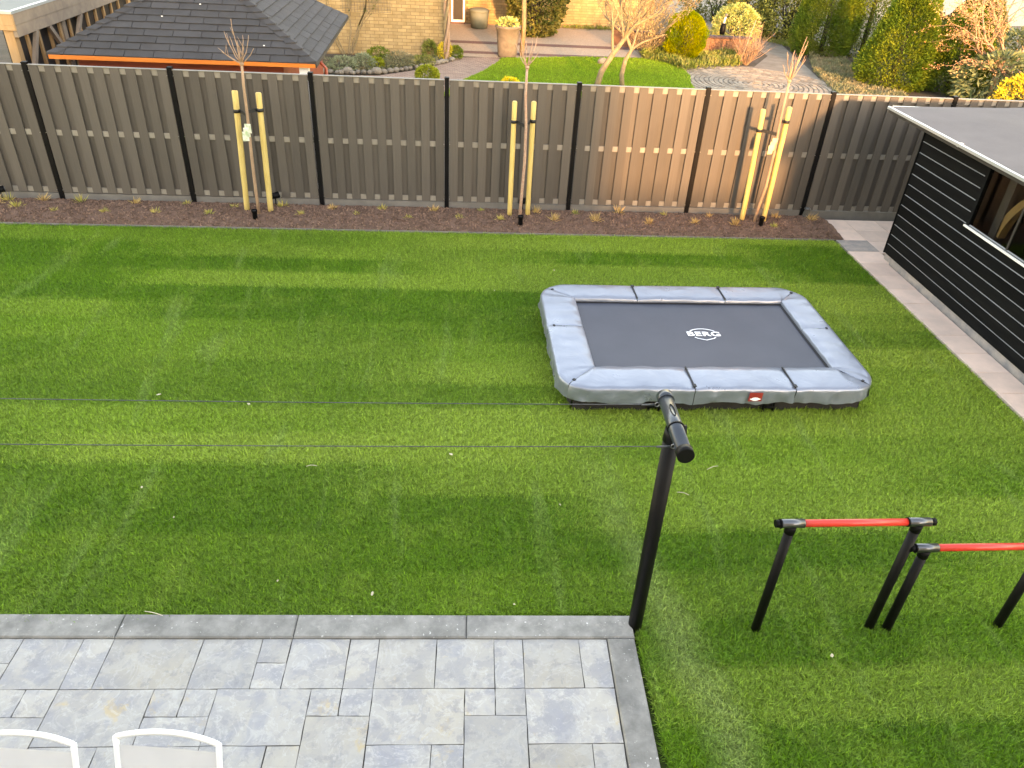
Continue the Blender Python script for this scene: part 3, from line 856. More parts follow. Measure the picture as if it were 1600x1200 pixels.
# ---------------------------------------------------------------- timber carport at the far left
def carport():
    cx, cy, rz = -6.20, 12.25, 2.27
    c = empty('timber_carport', (cx, cy, 0))
    tag(c, 'pine carport with grey green flat roof at the top left corner', 'carport')
    f = MB(); f.box(-4.5, -.03, .03, 5.5, -.03, .0); r = f.build('roof', MAT['flatroof'], c, (0, 0, rz))
    t = MB(); t.box(-4.5, .012, -.014, .034, -.02, .022, .004); t.build('roof_edge', MAT['alu'], r)
    t = MB(); t.box(-.034, .0115, .0343, 5.5, -.02, .022, .004); t.build('roof_edge', MAT['alu'], r)
    b = MB(); b.box(-4.5, .0, 0, .035, rz - .17, rz - .021); b.build('fascia', MAT['pine'], c)
    b = MB(); b.box(-4.5, .0, .0, .038, rz - .235, rz - .172); b.build('fascia', MAT['pine'], c)
    b = MB(); b.box(-.035, .002, .0355, 5.5, rz - .17, rz - .0225); b.build('fascia', MAT['weathered'], c)
    b = MB(); b.box(-.06, -.005, .0385, 5.5, rz - .33, rz - .173); b.build('side_beam', MAT['weathered'], c)
    for yy, m in ((.04, 'pine'), (1.62, 'weathered'), (4.6, 'pine')):
        b = MB(); b.box(-.111 - (.08 if yy < .1 else 0), -.065, yy, yy + .125, -.1, rz - .24); b.build('post', MAT[m], c)
    for i in range(11):
        yy = .42 + i * .37
        b = MB(); b.box(-.110, -.075, yy, yy + .06, -.1, rz - .335); b.build('stud', MAT['pine'], c)
    w = MB(); w.box(-.120, -.112, .17, 5.4, -.1, rz - .25); w.build('wall_membrane', MAT['membrane'], c)
    def brace(y0, z0, y1, z1, m):
        d = Vector((0, y1 - y0, z1 - z0)); L = d.length
        b = MB(); b.box(-.062, -.008, 0, L, -.035, .035)
        o = b.build('brace', MAT[m], c, (0, y0, z0)); o.rotation_euler = (math.atan2(d.z, d.y), 0, 0)
    brace(.14, 1.25, .66, rz - .33, 'weathered'); brace(1.60, 1.35, 1.08, rz - .33, 'weathered'); brace(1.74, 1.35, 2.3, rz - .33, 'weathered')
    b = MB(); b.box(-3.0, -.20, 5.4, 5.45, -.1, rz - .24); b.build('back_wall', MAT['membrane'], c)
carport()

# ================================================================ neighbour's house
def brick_box(b, x0, x1, y0, y1, z0, z1):
    b.add([(x0, y0, z0), (x1, y0, z0), (x1, y1, z0), (x0, y1, z0), (x0, y0, z1), (x1, y0, z1), (x1, y1, z1), (x0, y1, z1)],
          [(0, 1, 5, 4), (1, 2, 6, 5), (2, 3, 7, 6), (3, 0, 4, 7), (4, 5, 6, 7)])
def neighbour_house():
    YF, YB, XC = 22.45, 28.45, -.08
    h = empty('neighbour_house', (0, YF, 0))
    tag(h, 'yellow brick house with recessed wing behind the fence', 'house')
    w = MB()
    w.box(-11, XC, 0, 12, -.1, 3.0); w.box(XC + .0003, 7.0, YB - YF, 12, -.1, 3.0)
    w.build('wall', MAT['mortar'], h)
    rf = MB()
    rf.add([(-11.4, -.4, 3.0), (.3, -.4, 3.0), (.3, 12.4, 3.0), (-11.4, 12.4, 3.0), (-11.4, 6, 6.2), (.3, 6, 6.2)], [(0, 1, 5, 4), (2, 3, 4, 5), (1, 2, 5), (3, 0, 4), (0, 3, 2, 1)])
    rf.add([(.3, 5.6, 3.0), (7.4, 5.6, 3.0), (7.4, 12.4, 3.0), (.3, 12.4, 3.0), (.3, 9, 5), (7.4, 9, 5)], [(0, 1, 5, 4), (2, 3, 4, 5), (1, 2, 5), (3, 0, 4), (0, 3, 2, 1)])
    rf.build('roof', MAT['roof_tile'], h)
    P, H = .245, .0845
    n = 0
    bm = MB(); brick_box(bm, -P / 2 + .006, P / 2 - .006, -.006, .05, .006, H - .006)
    me = bm.mesh('brick', MAT['brick'])
    rest = MB()
    for r in range(35):
        off = (r % 2) * P / 2
        for k in range(0, 22):
            x = XC - .002 - P / 2 - k * P - off
            if n < 299 and r < 22 and k < 14:
                link_mesh('brick', me, h, (x, random.uniform(-.002, .002), r * H)); n += 1
            else:
                j = random.uniform(-.002, .002)
                brick_box(rest, x - P / 2 + .006, x + P / 2 - .006, -.006 + j, .05, r * H + .006, (r + 1) * H - .006)
        for k in range(25):                       # side of the front wing
            yy = k * P + off * 1.0
            brick_box(rest, XC - .05, XC + .006, yy + .056, yy + P + .044, r * H + .006, (r + 1) * H - .006)
        for k in range(27):                       # recessed wing
            x = .52 + k * P * .99 + off * .5
            if x + P < 7.0: brick_box(rest, x + .006, x + P - .006, YB - YF - .006 + random.uniform(-.002, .002), YB - YF + .05, r * H + .006, (r + 1) * H - .006)
    tag(rest.build('far_bricks', MAT['brick'], h), kind='stuff')
    # glazed door with a white frame in the recess
    yb = YB - YF
    d = MB()
    d.box(.02, .08, yb - .03, yb + .02, .0, 2.2); d.box(.42, .48, yb - .03, yb + .02, .0, 2.2); d.box(.0803, .4197, yb - .03, yb + .02, .0, .09); d.box(.0803, .4197, yb - .03, yb + .02, 2.12, 2.2)
    dr = d.build('glazed_door', MAT['whitepaint'], h)
    g = MB(); g.box(.08, .42, yb - .008, yb - .004, .09, 2.12); g.build('pane', MAT['darkwood'], dr)
    s = MB(); s.box(.0, .5, yb - .14, yb - .031, -.02, .02); s.build('doorstep', MAT['band'], dr)
neighbour_house()

# wire trellis and climbing rose on the brick wall
tr = MB()
for i in range(17): tr.box(-2.85 + i * .078, -2.845 + i * .078, 22.395, 22.399, 1.05, 2.5)
for i in range(19): tr.box(-2.86, -1.59, 22.390, 22.394, 1.06 + i * .078, 1.065 + i * .078)
tag(tr.build('wire_trellis', MAT['cord']), 'thin square wire trellis fixed to the yellow brick wall', 'trellis')

def branchy(b, p, d, L, r, depth, spread=.5, up=.15, seg=4, kids=(2, 3), shrink=.72, gravity=0.):
    pts, rr = [Vector(p)], [r]
    dd = Vector(d).normalized()
    for i in range(seg):
        dd = (dd + Vector((random.gauss(0, .13), random.gauss(0, .13), random.gauss(0, .1) + up * .2 - gravity))).normalized()
        pts.append(pts[-1] + dd * (L / seg)); rr.append(r * (1 - .45 * (i + 1) / seg))
    b.tube(pts, rr, 6 if r > .02 else (4 if r > .008 else 3), caps=False)
    if depth <= 0: return
    for k in range(random.randint(*kids)):
        i = random.randint(max(1, seg - 2), seg)
        v = Vector((random.gauss(0, 1), random.gauss(0, 1), random.gauss(0, .6))).normalized()
        nd = (dd + v * spread + Vector((0, 0, up))).normalized()
        branchy(b, pts[i], nd, L * shrink * random.uniform(.8, 1.15), rr[i] * .72, depth - 1, spread, up, seg, kids, shrink, gravity)

def leaves_np(P, N, ln, wd, jitter=.5, upb=0.):
    """diamond leaves at P pointing along N"""
    n = len(P)
    d = N + rng.normal(0, jitter, (n, 3)); d[:, 2] += upb
    d /= np.linalg.norm(d, axis=1)[:, None] + 1e-9
    s = np.cross(d, rng.normal(0, 1, (n, 3))); s /= np.linalg.norm(s, axis=1)[:, None] + 1e-9
    L = (ln * rng.uniform(.6, 1.3, n))[:, None]; W = (wd * rng.uniform(.6, 1.3, n))[:, None]
    V = np.stack([P, P + d * L * .5 + s * W * .5, P + d * L, P + d * L * .5 - s * W * .5], 1)
    F = np.arange(n * 4).reshape(n, 4)
    return V.reshape(-1, 3), F

def lump(u, k, seed):
    """smooth bumps over directions u (n,3)"""
    g = np.random.default_rng(seed); out = np.zeros(len(u))
    for _ in range(k):
        w = g.normal(0, 1, 3) * g.uniform(2, 6); out += np.sin(u @ w + g.uniform(0, 6.28))
    return out / k

def crown_points(n, rx, ry, h, prof, seed, rough=.16, depth=.16, z0=0.):
    t = rng.random(n); a = rng.uniform(0, 2 * np.pi, n)
    if prof == 'cone': r = np.clip((1 - t ** 2.0), 0, 1) ** .75 * np.clip(.75 + t * 1.6, 0, 1)
    elif prof == 'egg': r = np.clip(1 - np.abs(2 * t - .95) ** 2.6, 0, 1) ** .55
    else: r = np.sqrt(np.clip(1 - (1.75 * t - .75) ** 2, 0, 1))
    u = np.stack([np.cos(a) * (r + .3), np.sin(a) * (r + .3), t * 2], 1)
    k = 1 + rough * lump(u, 7, seed) * 2
    f = 1 - np.abs(rng.normal(0, depth, n))
    P = np.stack([np.cos(a) * r * rx * k * f, np.sin(a) * r * ry * k * f, z0 + t * h * (1 + .05 * lump(u, 4, seed + 1))], 1)
    # shed points where lumps are thin so that gaps open
    N = np.stack([np.cos(a), np.sin(a), (t - .45) * 1.2], 1)
    keep = lump(u * 2.3, 6, seed + 2) > (-.33 if prof == 'dome' else -.8)
    return P[keep], N[keep]

def foliage_thing(name, label, cat, loc, rx, ry, h, prof, mat, n, ln, wd, jitter=.5, upb=0., seed=1, group=None, rough=.14, trunk=True, core=True, z0=.0, tilt=0.):
    o = empty(name, (*loc, 0)); tag(o, label, cat, group)
    P, N = crown_points(n, rx, ry, h, prof, seed, rough, z0=z0)
    V, F = leaves_np(P, N, ln, wd, jitter, upb)
    crown = link_mesh('crown', mesh_np('crown', V, F, MAT[mat]), o)
    b = MB()
    if trunk:
        if prof == 'cone': b.tube([(0, 0, -.1), (0, 0, h * .5), (0, 0, h * .85)], [.09, .06, .02], 8)
        for k in range(0 if prof == 'cone' else (5 if core else 3)):
            a = random.uniform(0, 6.28)
            branchy(b, (math.cos(a) * .05, math.sin(a) * .05, -.05), (math.cos(a) * .35 * rx, math.sin(a) * .35 * ry, h * .7), h * .34, .03 + .015 * h, 2, .5, .2)
        b.build('trunk', MAT['twig'] if not core else MAT['darkwood'], o)
    o.rotation_euler = (0, tilt, 0)
    return o

# climbing rose
b = MB()
for dx, L in ((-.5, 1.9), (.05, 2.2), (.35, 1.6), (.75, 1.4), (-.9, 1.3)):
    branchy(b, (dx * .15, 0, 0), (dx, -.02, 1.5), L, .022, 2, .35, .15)
for v in range(len(b.v)):
    x, y, z = b.v[v]; b.v[v] = (x, max(-.25, min(.0, y * .3 - .03)), z)
o = empty('climbing_rose', (-2.78, 22.38, 0)); b.build('stem', MAT['twig'], o)
P = np.array([random.choice(b.v) for _ in range(160)]); P = P[P[:, 2] > .3]
V, F = leaves_np(P, np.tile([0, -.6, .2], (len(P), 1)), .07, .05, .7); link_mesh('leaf_cluster', mesh_np('leaf_cluster', V, F, MAT['darkbush']), o)
tag(o, 'nearly bare climbing rose spreading over the yellow brick wall', 'climber')

# wisteria trunk at the house corner
o = empty('wisteria', (-.10, 22.2, 0))
for k in range(3):
    b = MB(); pts = [(math.cos(q * 1.2 + k * 2.1) * .055, math.sin(q * 1.2 + k * 2.1) * .05, q * .3 - .05) for q in np.linspace(0, 11, 34)]
    b.tube(pts, [.045 * (1 - .03 * i / 3) for i in range(34)], 7); b.build('stem', MAT['bark' if k else 'twig'], o)
tag(o, 'twisted climbing wisteria trunk at the corner of the brick house', 'climber')

# ================================================================ neighbour's garden floor
sheet('brick_path', [(-3.22, 18.17), (-3.16, 19.76), (-1.79, 19.93), (-0.72, 20.87), (0.02, 21.98), (0.15, 22.57), (1.28, 22.80), (1.44, 22.52), (1.23, 21.79), (0.85, 20.76), (0.18, 19.35), (-0.20, 18.32)], -.016, 'paver_red')
sheet('courtyard', [(-.07, 22.75), (7.0, 22.75), (7.0, 28.43), (-.07, 28.43)], -.018, 'court')
for (y0, y1) in ((23.22, 23.55), (24.75, 25.15)):
    sheet('brick_band', [(-.05, y0), (6.6, y0), (6.6, y1), (-.05, y1)], -.010, 'band')
tag(sheet('neighbour_lawn', [(-0.20, 18.01), (0.18, 19.35), (0.85, 20.76), (1.23, 21.79), (1.44, 22.52), (3.60, 23.12), (5.52, 23.31), (6.18, 22.90), (6.47, 22.25), (6.42, 21.11), (6.21, 20.32), (6.02, 18.60)], -.012, 'turf_soil'))
def lawn_blades():
    poly = np.array([(-0.20, 18.01), (0.18, 19.35), (0.85, 20.76), (1.23, 21.79), (1.44, 22.52), (3.60, 23.12), (5.52, 23.31), (6.18, 22.90), (6.47, 22.25), (6.42, 21.11), (6.21, 20.32), (6.02, 18.60)])
    n = 260000
    x = rng.uniform(poly[:, 0].min(), poly[:, 0].max(), n); y = rng.uniform(poly[:, 1].min(), poly[:, 1].max(), n)
    ins = np.zeros(n, bool); j = len(poly) - 1
    for i in range(len(poly)):
        c = ((poly[i, 1] > y) != (poly[j, 1] > y)) & (x < (poly[j, 0] - poly[i, 0]) * (y - poly[i, 1]) / (poly[j, 1] - poly[i, 1] + 1e-12) + poly[i, 0])
        ins ^= c; j = i
    P = np.stack([x, y, np.full(n, -.012)], 1)[ins]
    N = np.tile([0, 0, 1.], (len(P), 1))
    V, F = leaves_np(P, N, .06, .016, .5)
    tag(link_mesh('neighbour_grass', mesh_np('neighbour_grass', V, F, MAT['turf2'])), 'bright green grass of the neighbouring lawn behind the fence', 'grass', kind='stuff')
lawn_blades()

# round patio laid in rings of clinkers
PC, PR = (8.05, 20.55), 2.15
b = MB(); b.lathe([(0.0, 0), (PR + .35, 0)], (PC[0], PC[1], -.020), 48, False)
patio = tag(b.build('round_patio', MAT['greypath']), kind='structure')
b = MB(); r = .12
while r < PR:
    n = max(4, int(2 * math.pi * r / .21)); a0 = random.random()
    for k in range(n):
        a, c = a0 + 2 * math.pi * k / n, a0 + 2 * math.pi * (k + .93) / n
        z = random.uniform(-.004, .004)
        q = [(r * math.cos(a), r * math.sin(a)), ((r + .092) * math.cos(a), (r + .092) * math.sin(a)), ((r + .092) * math.cos(c), (r + .092) * math.sin(c)), (r * math.cos(c), r * math.sin(c))]
        b.add([(PC[0] + x, PC[1] + y, zz) for zz in (-.03, z) for x, y in q], [(4, 5, 6, 7), (0, 1, 5, 4), (1, 2, 6, 5), (2, 3, 7, 6), (3, 0, 4, 7)])
    r += .125
tag(b.build('clinker_rings', MAT['clinker'], patio), kind='stuff')
sheet('grey_garden_path', [(8.66, 22.65), (9.89, 24.76), (9.99, 27.44), (9.85, 29.32), (8.13, 29.58), (9.08, 35.01), (11.55, 43.88), (14.68, 45.13), (12.35, 35.65), (11.81, 30.81), (11.07, 26.51), (10.53, 23.17), (9.99, 20.20), (9.18, 20.80)], -.024, 'greypath')
sheet('far_pavement', [(22.85, 44.07), (17.06, 32.18), (26.10, 34.54), (42.54, 58.08)], -.022, 'court')

def scatter(name, pts, mat, n, ln, wd, zmax, label, cat, jitter=.5, upb=.8):
    poly = np.array(pts); m = n * 3
    x = rng.uniform(poly[:, 0].min(), poly[:, 0].max(), m); y = rng.uniform(poly[:, 1].min(), poly[:, 1].max(), m)
    ins = np.zeros(m, bool); j = len(poly) - 1
    for i in range(len(poly)):
        ins ^= ((poly[i, 1] > y) != (poly[j, 1] > y)) & (x < (poly[j, 0] - poly[i, 0]) * (y - poly[i, 1]) / (poly[j, 1] - poly[i, 1] + 1e-12) + poly[i, 0]); j = i
    P = np.stack([x, y, np.zeros(m)], 1)[ins][:n]
    g = .5 + .5 * lump(P * [.8, .8, 0], 6, 5)
    P[:, 2] = rng.random(len(P)) * zmax * np.clip(g * 1.6, .1, 1.5) - .02
    P = P[rng.random(len(P)) < np.clip(g * 1.7, .15, 1)]
    V, F = leaves_np(P, np.tile([0, 0, .4], (len(P), 1)), ln, wd, jitter, upb)
    tag(link_mesh(name, mesh_np(name, V, F, MAT[mat])), label, cat, kind='stuff')
scatter('low_plants', [(5.52, 23.31), (5.89, 24.15), (8.72, 24.33), (8.32, 22.76), (6.92, 22.16), (6.44, 21.75), (6.13, 22.71)], 'weeds', 9000, .12, .035, .22, 'low green plants between the neighbouring lawn and low brick wall', 'plants')
scatter('ground_cover', [(11.38, 25.27), (12.27, 25.45), (12.05, 22.91), (11.82, 19.98), (11.51, 19.06), (9.76, 19.07), (10.39, 22.44)], 'greycover', 16000, .07, .035, .10, 'grey green ground cover in front of the conifers', 'ground cover')
scatter('leaf_litter', [(10.52, 27.80), (12.49, 28.01), (12.67, 24.91), (11.38, 25.27), (11.07, 26.51)], 'weeds', 2500, .08, .04, .05, 'low scattered plants under the spotted laurel', 'plants')
scatter('court_edge_plants', [(3.5, 28.1), (6.9, 28.1), (6.9, 28.4), (3.5, 28.4)], 'weeds', 900, .1, .03, .12, 'narrow strip of weeds along the foot of the recessed wall', 'plants')
scatter('bed_litter', [(-3.15, 20.20), (-1.82, 20.29), (-0.73, 21.26), (-0.07, 22.40), (-0.07, 22.75), (-3.34, 21.58)], 'greycover', 2600, .07, .03, .05, 'dry low growth on the stone edged bed', 'plants')

# border stones
stone_meshes = []
for k in range(4):
    b = MB(); n = 9; vv, ff = [], []
    for j in range(6):
        th = math.pi * j / 5
        for i in range(n):
            ph = 2 * math.pi * i / n; q = 1 + random.uniform(-.18, .18)
            vv.append((math.sin(th) * math.cos(ph) * q, math.sin(th) * math.sin(ph) * q * .8, math.cos(th) * .7))
    ff = [(j * n + i, (j + 1) * n + i, (j + 1) * n + (i + 1) % n, j * n + (i + 1) % n) for j in range(5) for i in range(n)]
    b.add(vv, ff, True); stone_meshes.append(b.mesh('border_stone', MAT['stone']))
SP = [(-3.10, 19.99), (-2.94, 19.95), (-2.77, 19.91), (-2.68, 19.92), (-2.52, 20.02), (-2.40, 19.93), (-2.27, 20.03), (-2.13, 20.02), (-1.99, 20.04), (-1.82, 20.11), (-1.65, 20.17), (-1.50, 20.31), (-1.36, 20.41), (-1.24, 20.54), (-1.13, 20.60), (-1.03, 20.73), (-0.87, 20.88), (-0.74, 20.98), (-0.60, 21.20), (-0.47, 21.35), (-0.33, 21.50), (-0.22, 21.64), (-0.12, 21.79), (0.04, 22.03)]
ORD = 'first second third fourth fifth sixth seventh eighth ninth tenth eleventh twelfth thirteenth fourteenth fifteenth sixteenth seventeenth eighteenth nineteenth twentieth twenty-first twenty-second twenty-third twenty-fourth'.split()
for k, (x, y) in enumerate(SP):
    s = random.uniform(.06, .10) if k not in (9, 4) else .135
    o = link_mesh('border_stone', stone_meshes[k % 4], None, (x, y, s * .4)); o.scale = (s, s, s); o.rotation_euler = (0, 0, random.uniform(0, 6))
    size = 'largest' if k == 9 else ('large' if k == 4 else ('small' if s < .075 else 'medium'))
    tag(o, '%s pale border stone, %s from the left of the row edging the brick wall bed' % (size, ORD[k]), 'stone', 'stones edging the bed by the brick wall')

# plants of that bed
BP = [((-2.68, 20.36), .42, .35, 'sage', 'spreading grey green herb near the left end of the stone edged bed', 11),
      ((-2.20, 20.60), .34, .38, 'sage', 'second grey green herb from the left in the stone edged bed', 12),
      ((-1.90, 21.70), .36, .34, 'thuja', 'dark green cushion plant near the brick wall behind the stone edging', 13),
      ((-1.88, 20.81), .22, .24, 'lime', 'small lime green plant in the middle of the stone edged bed', 14),
      ((-1.31, 20.84), .45, .42, 'greycover', 'silvery feathery shrub in the stone edged bed', 15),
      ((-0.57, 22.30), .22, .50, 'weeds', 'upright green plant against the brick wall', 16),
      ((-0.72, 21.34), .38, .22, 'weeds', 'low grassy plant near the right end of the stone edging', 17),
      ((-0.15, 22.29), .22, .45, 'yellowbush', 'yellowish plant beside the twisted wisteria trunk', 18),
      ((0.15, 22.35), .20, .34, 'thuja', 'small green plant at the right end of the stone edging', 19)]
for (loc, r_, h_, mt, lb, sd) in BP:
    foliage_thing('bed_plant', lb, 'plant', loc, r_ * .8, r_ * .6, h_ * .85, 'dome', mt, 700, .08, .028, .6, .4, sd, 'plants in the stone edged bed', trunk=False)
foliage_thing('round_bush', 'small round lime green bush just behind the fence', 'bush', (-0.56, 19.36), .27, .25, .36, 'dome', 'lime', 1800, .06, .035, .6, .2, 21, trunk=False)
foliage_thing('flower_clump', 'small clump of yellow flowers behind the fence', 'flowers', (1.45, 19.35), .20, .16, .16, 'dome', 'yellow_petal', 350, .06, .04, .6, .4, 22, trunk=False)

# stone planter
o = empty('stone_planter', (1.60, 22.95, 0)); tag(o, 'tall round weathered stone planter with small plants on top', 'planter')
b = MB(); b.lathe([(.0, -.02), (.25, -.02), (.27, .05), (.30, .45), (.33, .72), (.36, .74), (.36, .80), (.31, .80), (.29, .70), (0, .70)], n=24); b.build('pot', MAT['planter'], o)
P, N = crown_points(260, .28, .28, .26, 'dome', 31); P[:, 2] += .70
V, F = leaves_np(P, N, .11, .06, .7, .4); link_mesh('plants', mesh_np('plants', V, F, MAT['varieg']), o)

o = empty('lidded_bin', (.95, 27.6, 0)); tag(o, 'low grey green bin with lid against the recessed brick wall', 'bin')
b = MB(); b.lathe([(0, 0), (.27, 0), (.32, .5), (.0, .5)], n=20); b.build('body', MAT['greenbin'], o)
b = MB(); b.lathe([(.335, .495), (.34, .53), (.24, .58), (.0, .60)], n=20); b.build('lid', MAT['greenbin'], o)

# dark bush and slim trunk by the recessed wall
foliage_thing('evergreen_bush', 'large dark evergreen bush in front of the recessed brick wall', 'bush', (2.75, 26.6), 1.05, .9, 3.0, 'egg', 'darkbush', 9000, .13, .07, .6, .1, 41)
o = empty('slim_tree', (2.03, 23.1, 0)); tag(o, 'slim upright trunk beside the stone planter', 'tree')
b = MB(); b.tube([(0, 0, -.05), (.02, 0, .8), (-.02, .03, 1.7), (.03, 0, 3.2)], [.075, .065, .06, .05], 9); b.build('trunk', MAT['twig'], o)
b = MB()
for k in range(7): branchy(b, (.02, 0, 2.0 + k * .18), (math.cos(k * 2.3), math.sin(k * 2.3), .6), .8, .025, 2, .5, .1)
b.build('crown', MAT['twig'], o)

# two crooked bare trees on the neighbouring lawn
def bare_tree(name, label, loc, pts, r0, mat, seeds, limbs, depth=4, bud=None, rise=.22):
    random.seed(seeds)
    o = empty(name, (*loc, 0)); tag(o, label, 'tree')
    b = MB(); n = len(pts); b.tube(pts, [r0 * (1 - .5 * i / (n - 1)) for i in range(n)], 9); 
    c = MB()
    for (i, d, L) in limbs: branchy(c, pts[i], d, L, r0 * .46, depth, .55, rise, 5, (2, 3), .74)
    b.build('trunk', MAT[mat], o)
    c.build('crown', MAT[mat], o)
    if bud:
        P = np.array(c.v); idx = rng.integers(0, len(P), bud[1]); P = P[idx] + rng.normal(0, .04, (bud[1], 3))
        V, F = leaves_np(P, rng.normal(0, 1, (bud[1], 3)), bud[2], bud[2] * .5, .5)
        link_mesh('buds', mesh_np('buds', V, F, MAT[bud[0]]), o)
    return o
bare_tree('bare_tree', 'left one of two crooked bare trees on the neighbouring lawn', (3.60, 19.5), [(0, 0, -.1), (.12, .1, .35), (.38, .2, .75), (.62, .3, 1.05), (.82, .35, 1.35)], .085, 'twig', 51,
          [(4, (.5, .2, 1), .8), (3, (-.2, .1, 1), .9), (2, (-.15, .3, 1), .95), (4, (-.4, .2, .8), .75), (4, (.9, .3, .5), .75), (3, (.1, -.3, .9), .6)], 4, ('twig', 2400, .05))
bare_tree('bare_tree', 'right one of two crooked bare trees, with a kinked trunk', (4.28, 19.5), [(0, 0, -.1), (-.06, .05, .3), (.0, .12, .62), (.14, .2, .85), (-.02, .3, 1.15), (-.2, .35, 1.5)], .066, 'twig', 52,
          [(5, (-.5, .1, .9), .8), (5, (.1, .2, 1), .85), (3, (.5, .3, .9), .85), (3, (.9, .4, .6), .9), (4, (-.8, .2, .5), .8), (4, (.4, -.1, .9), .6)], 4, ('twig', 2400, .05))
random.seed(99)
o = link_mesh('garden_stone', stone_meshes[1], None, (*(4.22, 22.26), .08)); o.scale = (.14, .12, .16); tag(o, 'single pale stone on the neighbouring lawn behind the bare trees', 'stone')

# low brick wall with coping
def low_wall():
    o = empty('low_brick_wall', (6.2, 24.6, 0)); tag(o, 'low orange brick retaining wall with purple coping', 'wall')
    c = MB(); c.box(0, 3.0, .02, .2, -.05, .44); c.build('core', MAT['mortar'], o)
    me = MB(); me.box(-.117, .117, 0, .03, .004, .066, .003); bm = me.mesh('brick', MAT['redbrick'])
    for r_ in range(6):
        for k in range(12):
            x = .125 + k * .247 + (r_ % 2) * .12
            if x < 2.95: link_mesh('brick', bm, o, (x, 0, .0 + r_ * .073))
    cm = MB(); cm.box(-.058, .058, -.03, .22, .441, .50, .008); cop = cm.mesh('coping_brick', MAT['coping'])
    for k in range(25): link_mesh('coping_brick', cop, o, (.06 + k * .121, 0, 0))
    s = empty('low_brick_wall', (6.15, 24.65, 0)); tag(s, 'short brick wall running back at an angle behind the bare shrubs', 'wall')
    c = MB(); c.box(-1.4, -.05, 0, .2, -.05, .44); c.build('core', MAT['redbrick'], s)
    for k in range(11): link_mesh('coping_brick', cop, s, (-1.33 + k * .121, 0, 0))
    s.rotation_euler = (0, 0, -R(38))
low_wall()

foliage_thing('golden_conifer', 'dense golden oval conifer in front of the low brick wall', 'conifer', (6.80, 23.45), .56, .56, 1.32, 'egg', 'gold', 22000, .06, .02, .35, .9, 61)
foliage_thing('variegated_bush', 'round cream variegated bush behind the low brick wall', 'bush', (9.35, 26.6), .78, .7, 1.15, 'dome', 'varieg', 6500, .09, .035, .6, .3, 62)
foliage_thing('grey_shrub', 'loose grey shrub between golden conifer and variegated bush', 'bush', (7.75, 26.0), .5, .4, .75, 'dome', 'greycover', 1200, .08, .03, .8, .3, 63)
def ornament():
    o = empty('garden_ornament', (8.36, 24.95, 0)); tag(o, 'small black and white garden ornament on the low brick wall', 'ornament')
    b = MB(); b.lathe([(0, .50), (.07, .50), (.09, .60), (.08, .78), (.05, .82), (0, .83)], n=12); b.build('body', MAT['blackmetal'], o)
    b = MB(); b.tube([(0, 0, .80), (.01, 0, .92), (.03, 0, 1.02)], [.035, .03, .025], 8); b.build('neck', MAT['whitepaint'], o)
    b = MB(); b.tube([(.02, 0, 1.0), (.03, -.0, 1.06), (.06, -.06, 1.05)], [.04, .045, .02], 8); b.build('head', MAT['concrete'], o)
ornament()

def bare_shrub(label, loc, n, L, mat, seed, lean=.6, bud=None, name='bare_shrub', depth=1):
    random.seed(seed)
    o = empty(name, (*loc, 0)); tag(o, label, 'shrub')
    b = MB()
    for k in range(n):
        a = random.uniform(0, 6.28); t = random.uniform(.1, lean)
        branchy(b, (math.cos(a) * .06, math.sin(a) * .06, -.02), (math.cos(a) * t, math.sin(a) * t, 1), L * random.uniform(.6, 1.1), .010, depth, .4, .1, 4, (1, 3), .6)
    b.build('twigs', MAT[mat], o)
    if bud:
        P = np.array(b.v); idx = rng.integers(0, len(P), bud[1]); P = P[idx] + rng.normal(0, .03, (bud[1], 3))
        V, F = leaves_np(P, rng.normal(0, 1, (bud[1], 3)), bud[2], bud[2] * .5, .5)
        link_mesh('buds', mesh_np('buds', V, F, MAT[bud[0]]), o)
bare_shrub('bare twiggy brown shrub at the edge of the round patio', (8.65, 23.2), 70, .78, 'bark', 71, .95)
bare_shrub('bare yellowish shrub left of the golden conifer', (5.75, 23.9), 50, .95, 'twig', 72, 1.1, ('strawred', 900, .05), depth=2)
bare_shrub('tall pale bare shrub behind the golden conifer', (6.3, 26.2), 40, 1.4, 'twig', 73, 1.1, ('straw', 700, .05), depth=2)
b = MB(); b.tube([(8.32, 22.85, -.05), (8.62, 23.0, 1.2)], .014, 6); tag(b.build('garden_cane', MAT['bark']), 'single leaning cane beside the bare brown shrub', 'cane')

# conifers and shrubs on the right
foliage_thing('conifer', 'tall thuja left of the pair behind the grey ground cover', 'conifer', (11.75, 25.2), 1.05, .95, 3.3, 'cone', 'thuja', 34000, .085, .028, .35, .8, 81, 'conifers in the neighbouring garden')
foliage_thing('conifer', 'tall thuja right of the pair behind the grey ground cover', 'conifer', (13.15, 25.3), 1.15, .95, 3.4, 'cone', 'thuja', 34000, .085, .028, .35, .8, 82, 'conifers in the neighbouring garden')
foliage_thing('conifer', 'broad conifer with brownish patches right of the ground cover', 'conifer', (12.0, 21.0), 1.05, 1.0, 2.55, 'cone', 'thuja', 36000, .085, .028, .45, .5, 83, 'conifers in the neighbouring garden', rough=.2)
foliage_thing('conifer', 'leaning dark green conifer next to the rhododendron', 'conifer', (13.45, 20.7), .95, .95, 2.05, 'cone', 'thuja', 30000, .08, .028, .4, .7, 84, 'conifers in the neighbouring garden')
foliage_thing('conifer', 'dark conifer half hidden behind the maple branches', 'conifer', (15.3, 23.2), 1.1, 1.0, 2.3, 'cone', 'thuja_dark', 24000, .1, .03, .4, .8, 85, 'conifers in the neighbouring garden')
foliage_thing('conifer', 'small far conifer whose tip shows above the maple', 'conifer', (15.9, 27.5), .9, .9, 2.2, 'cone', 'thuja', 18000, .1, .03, .4, .8, 86, 'conifers in the neighbouring garden')
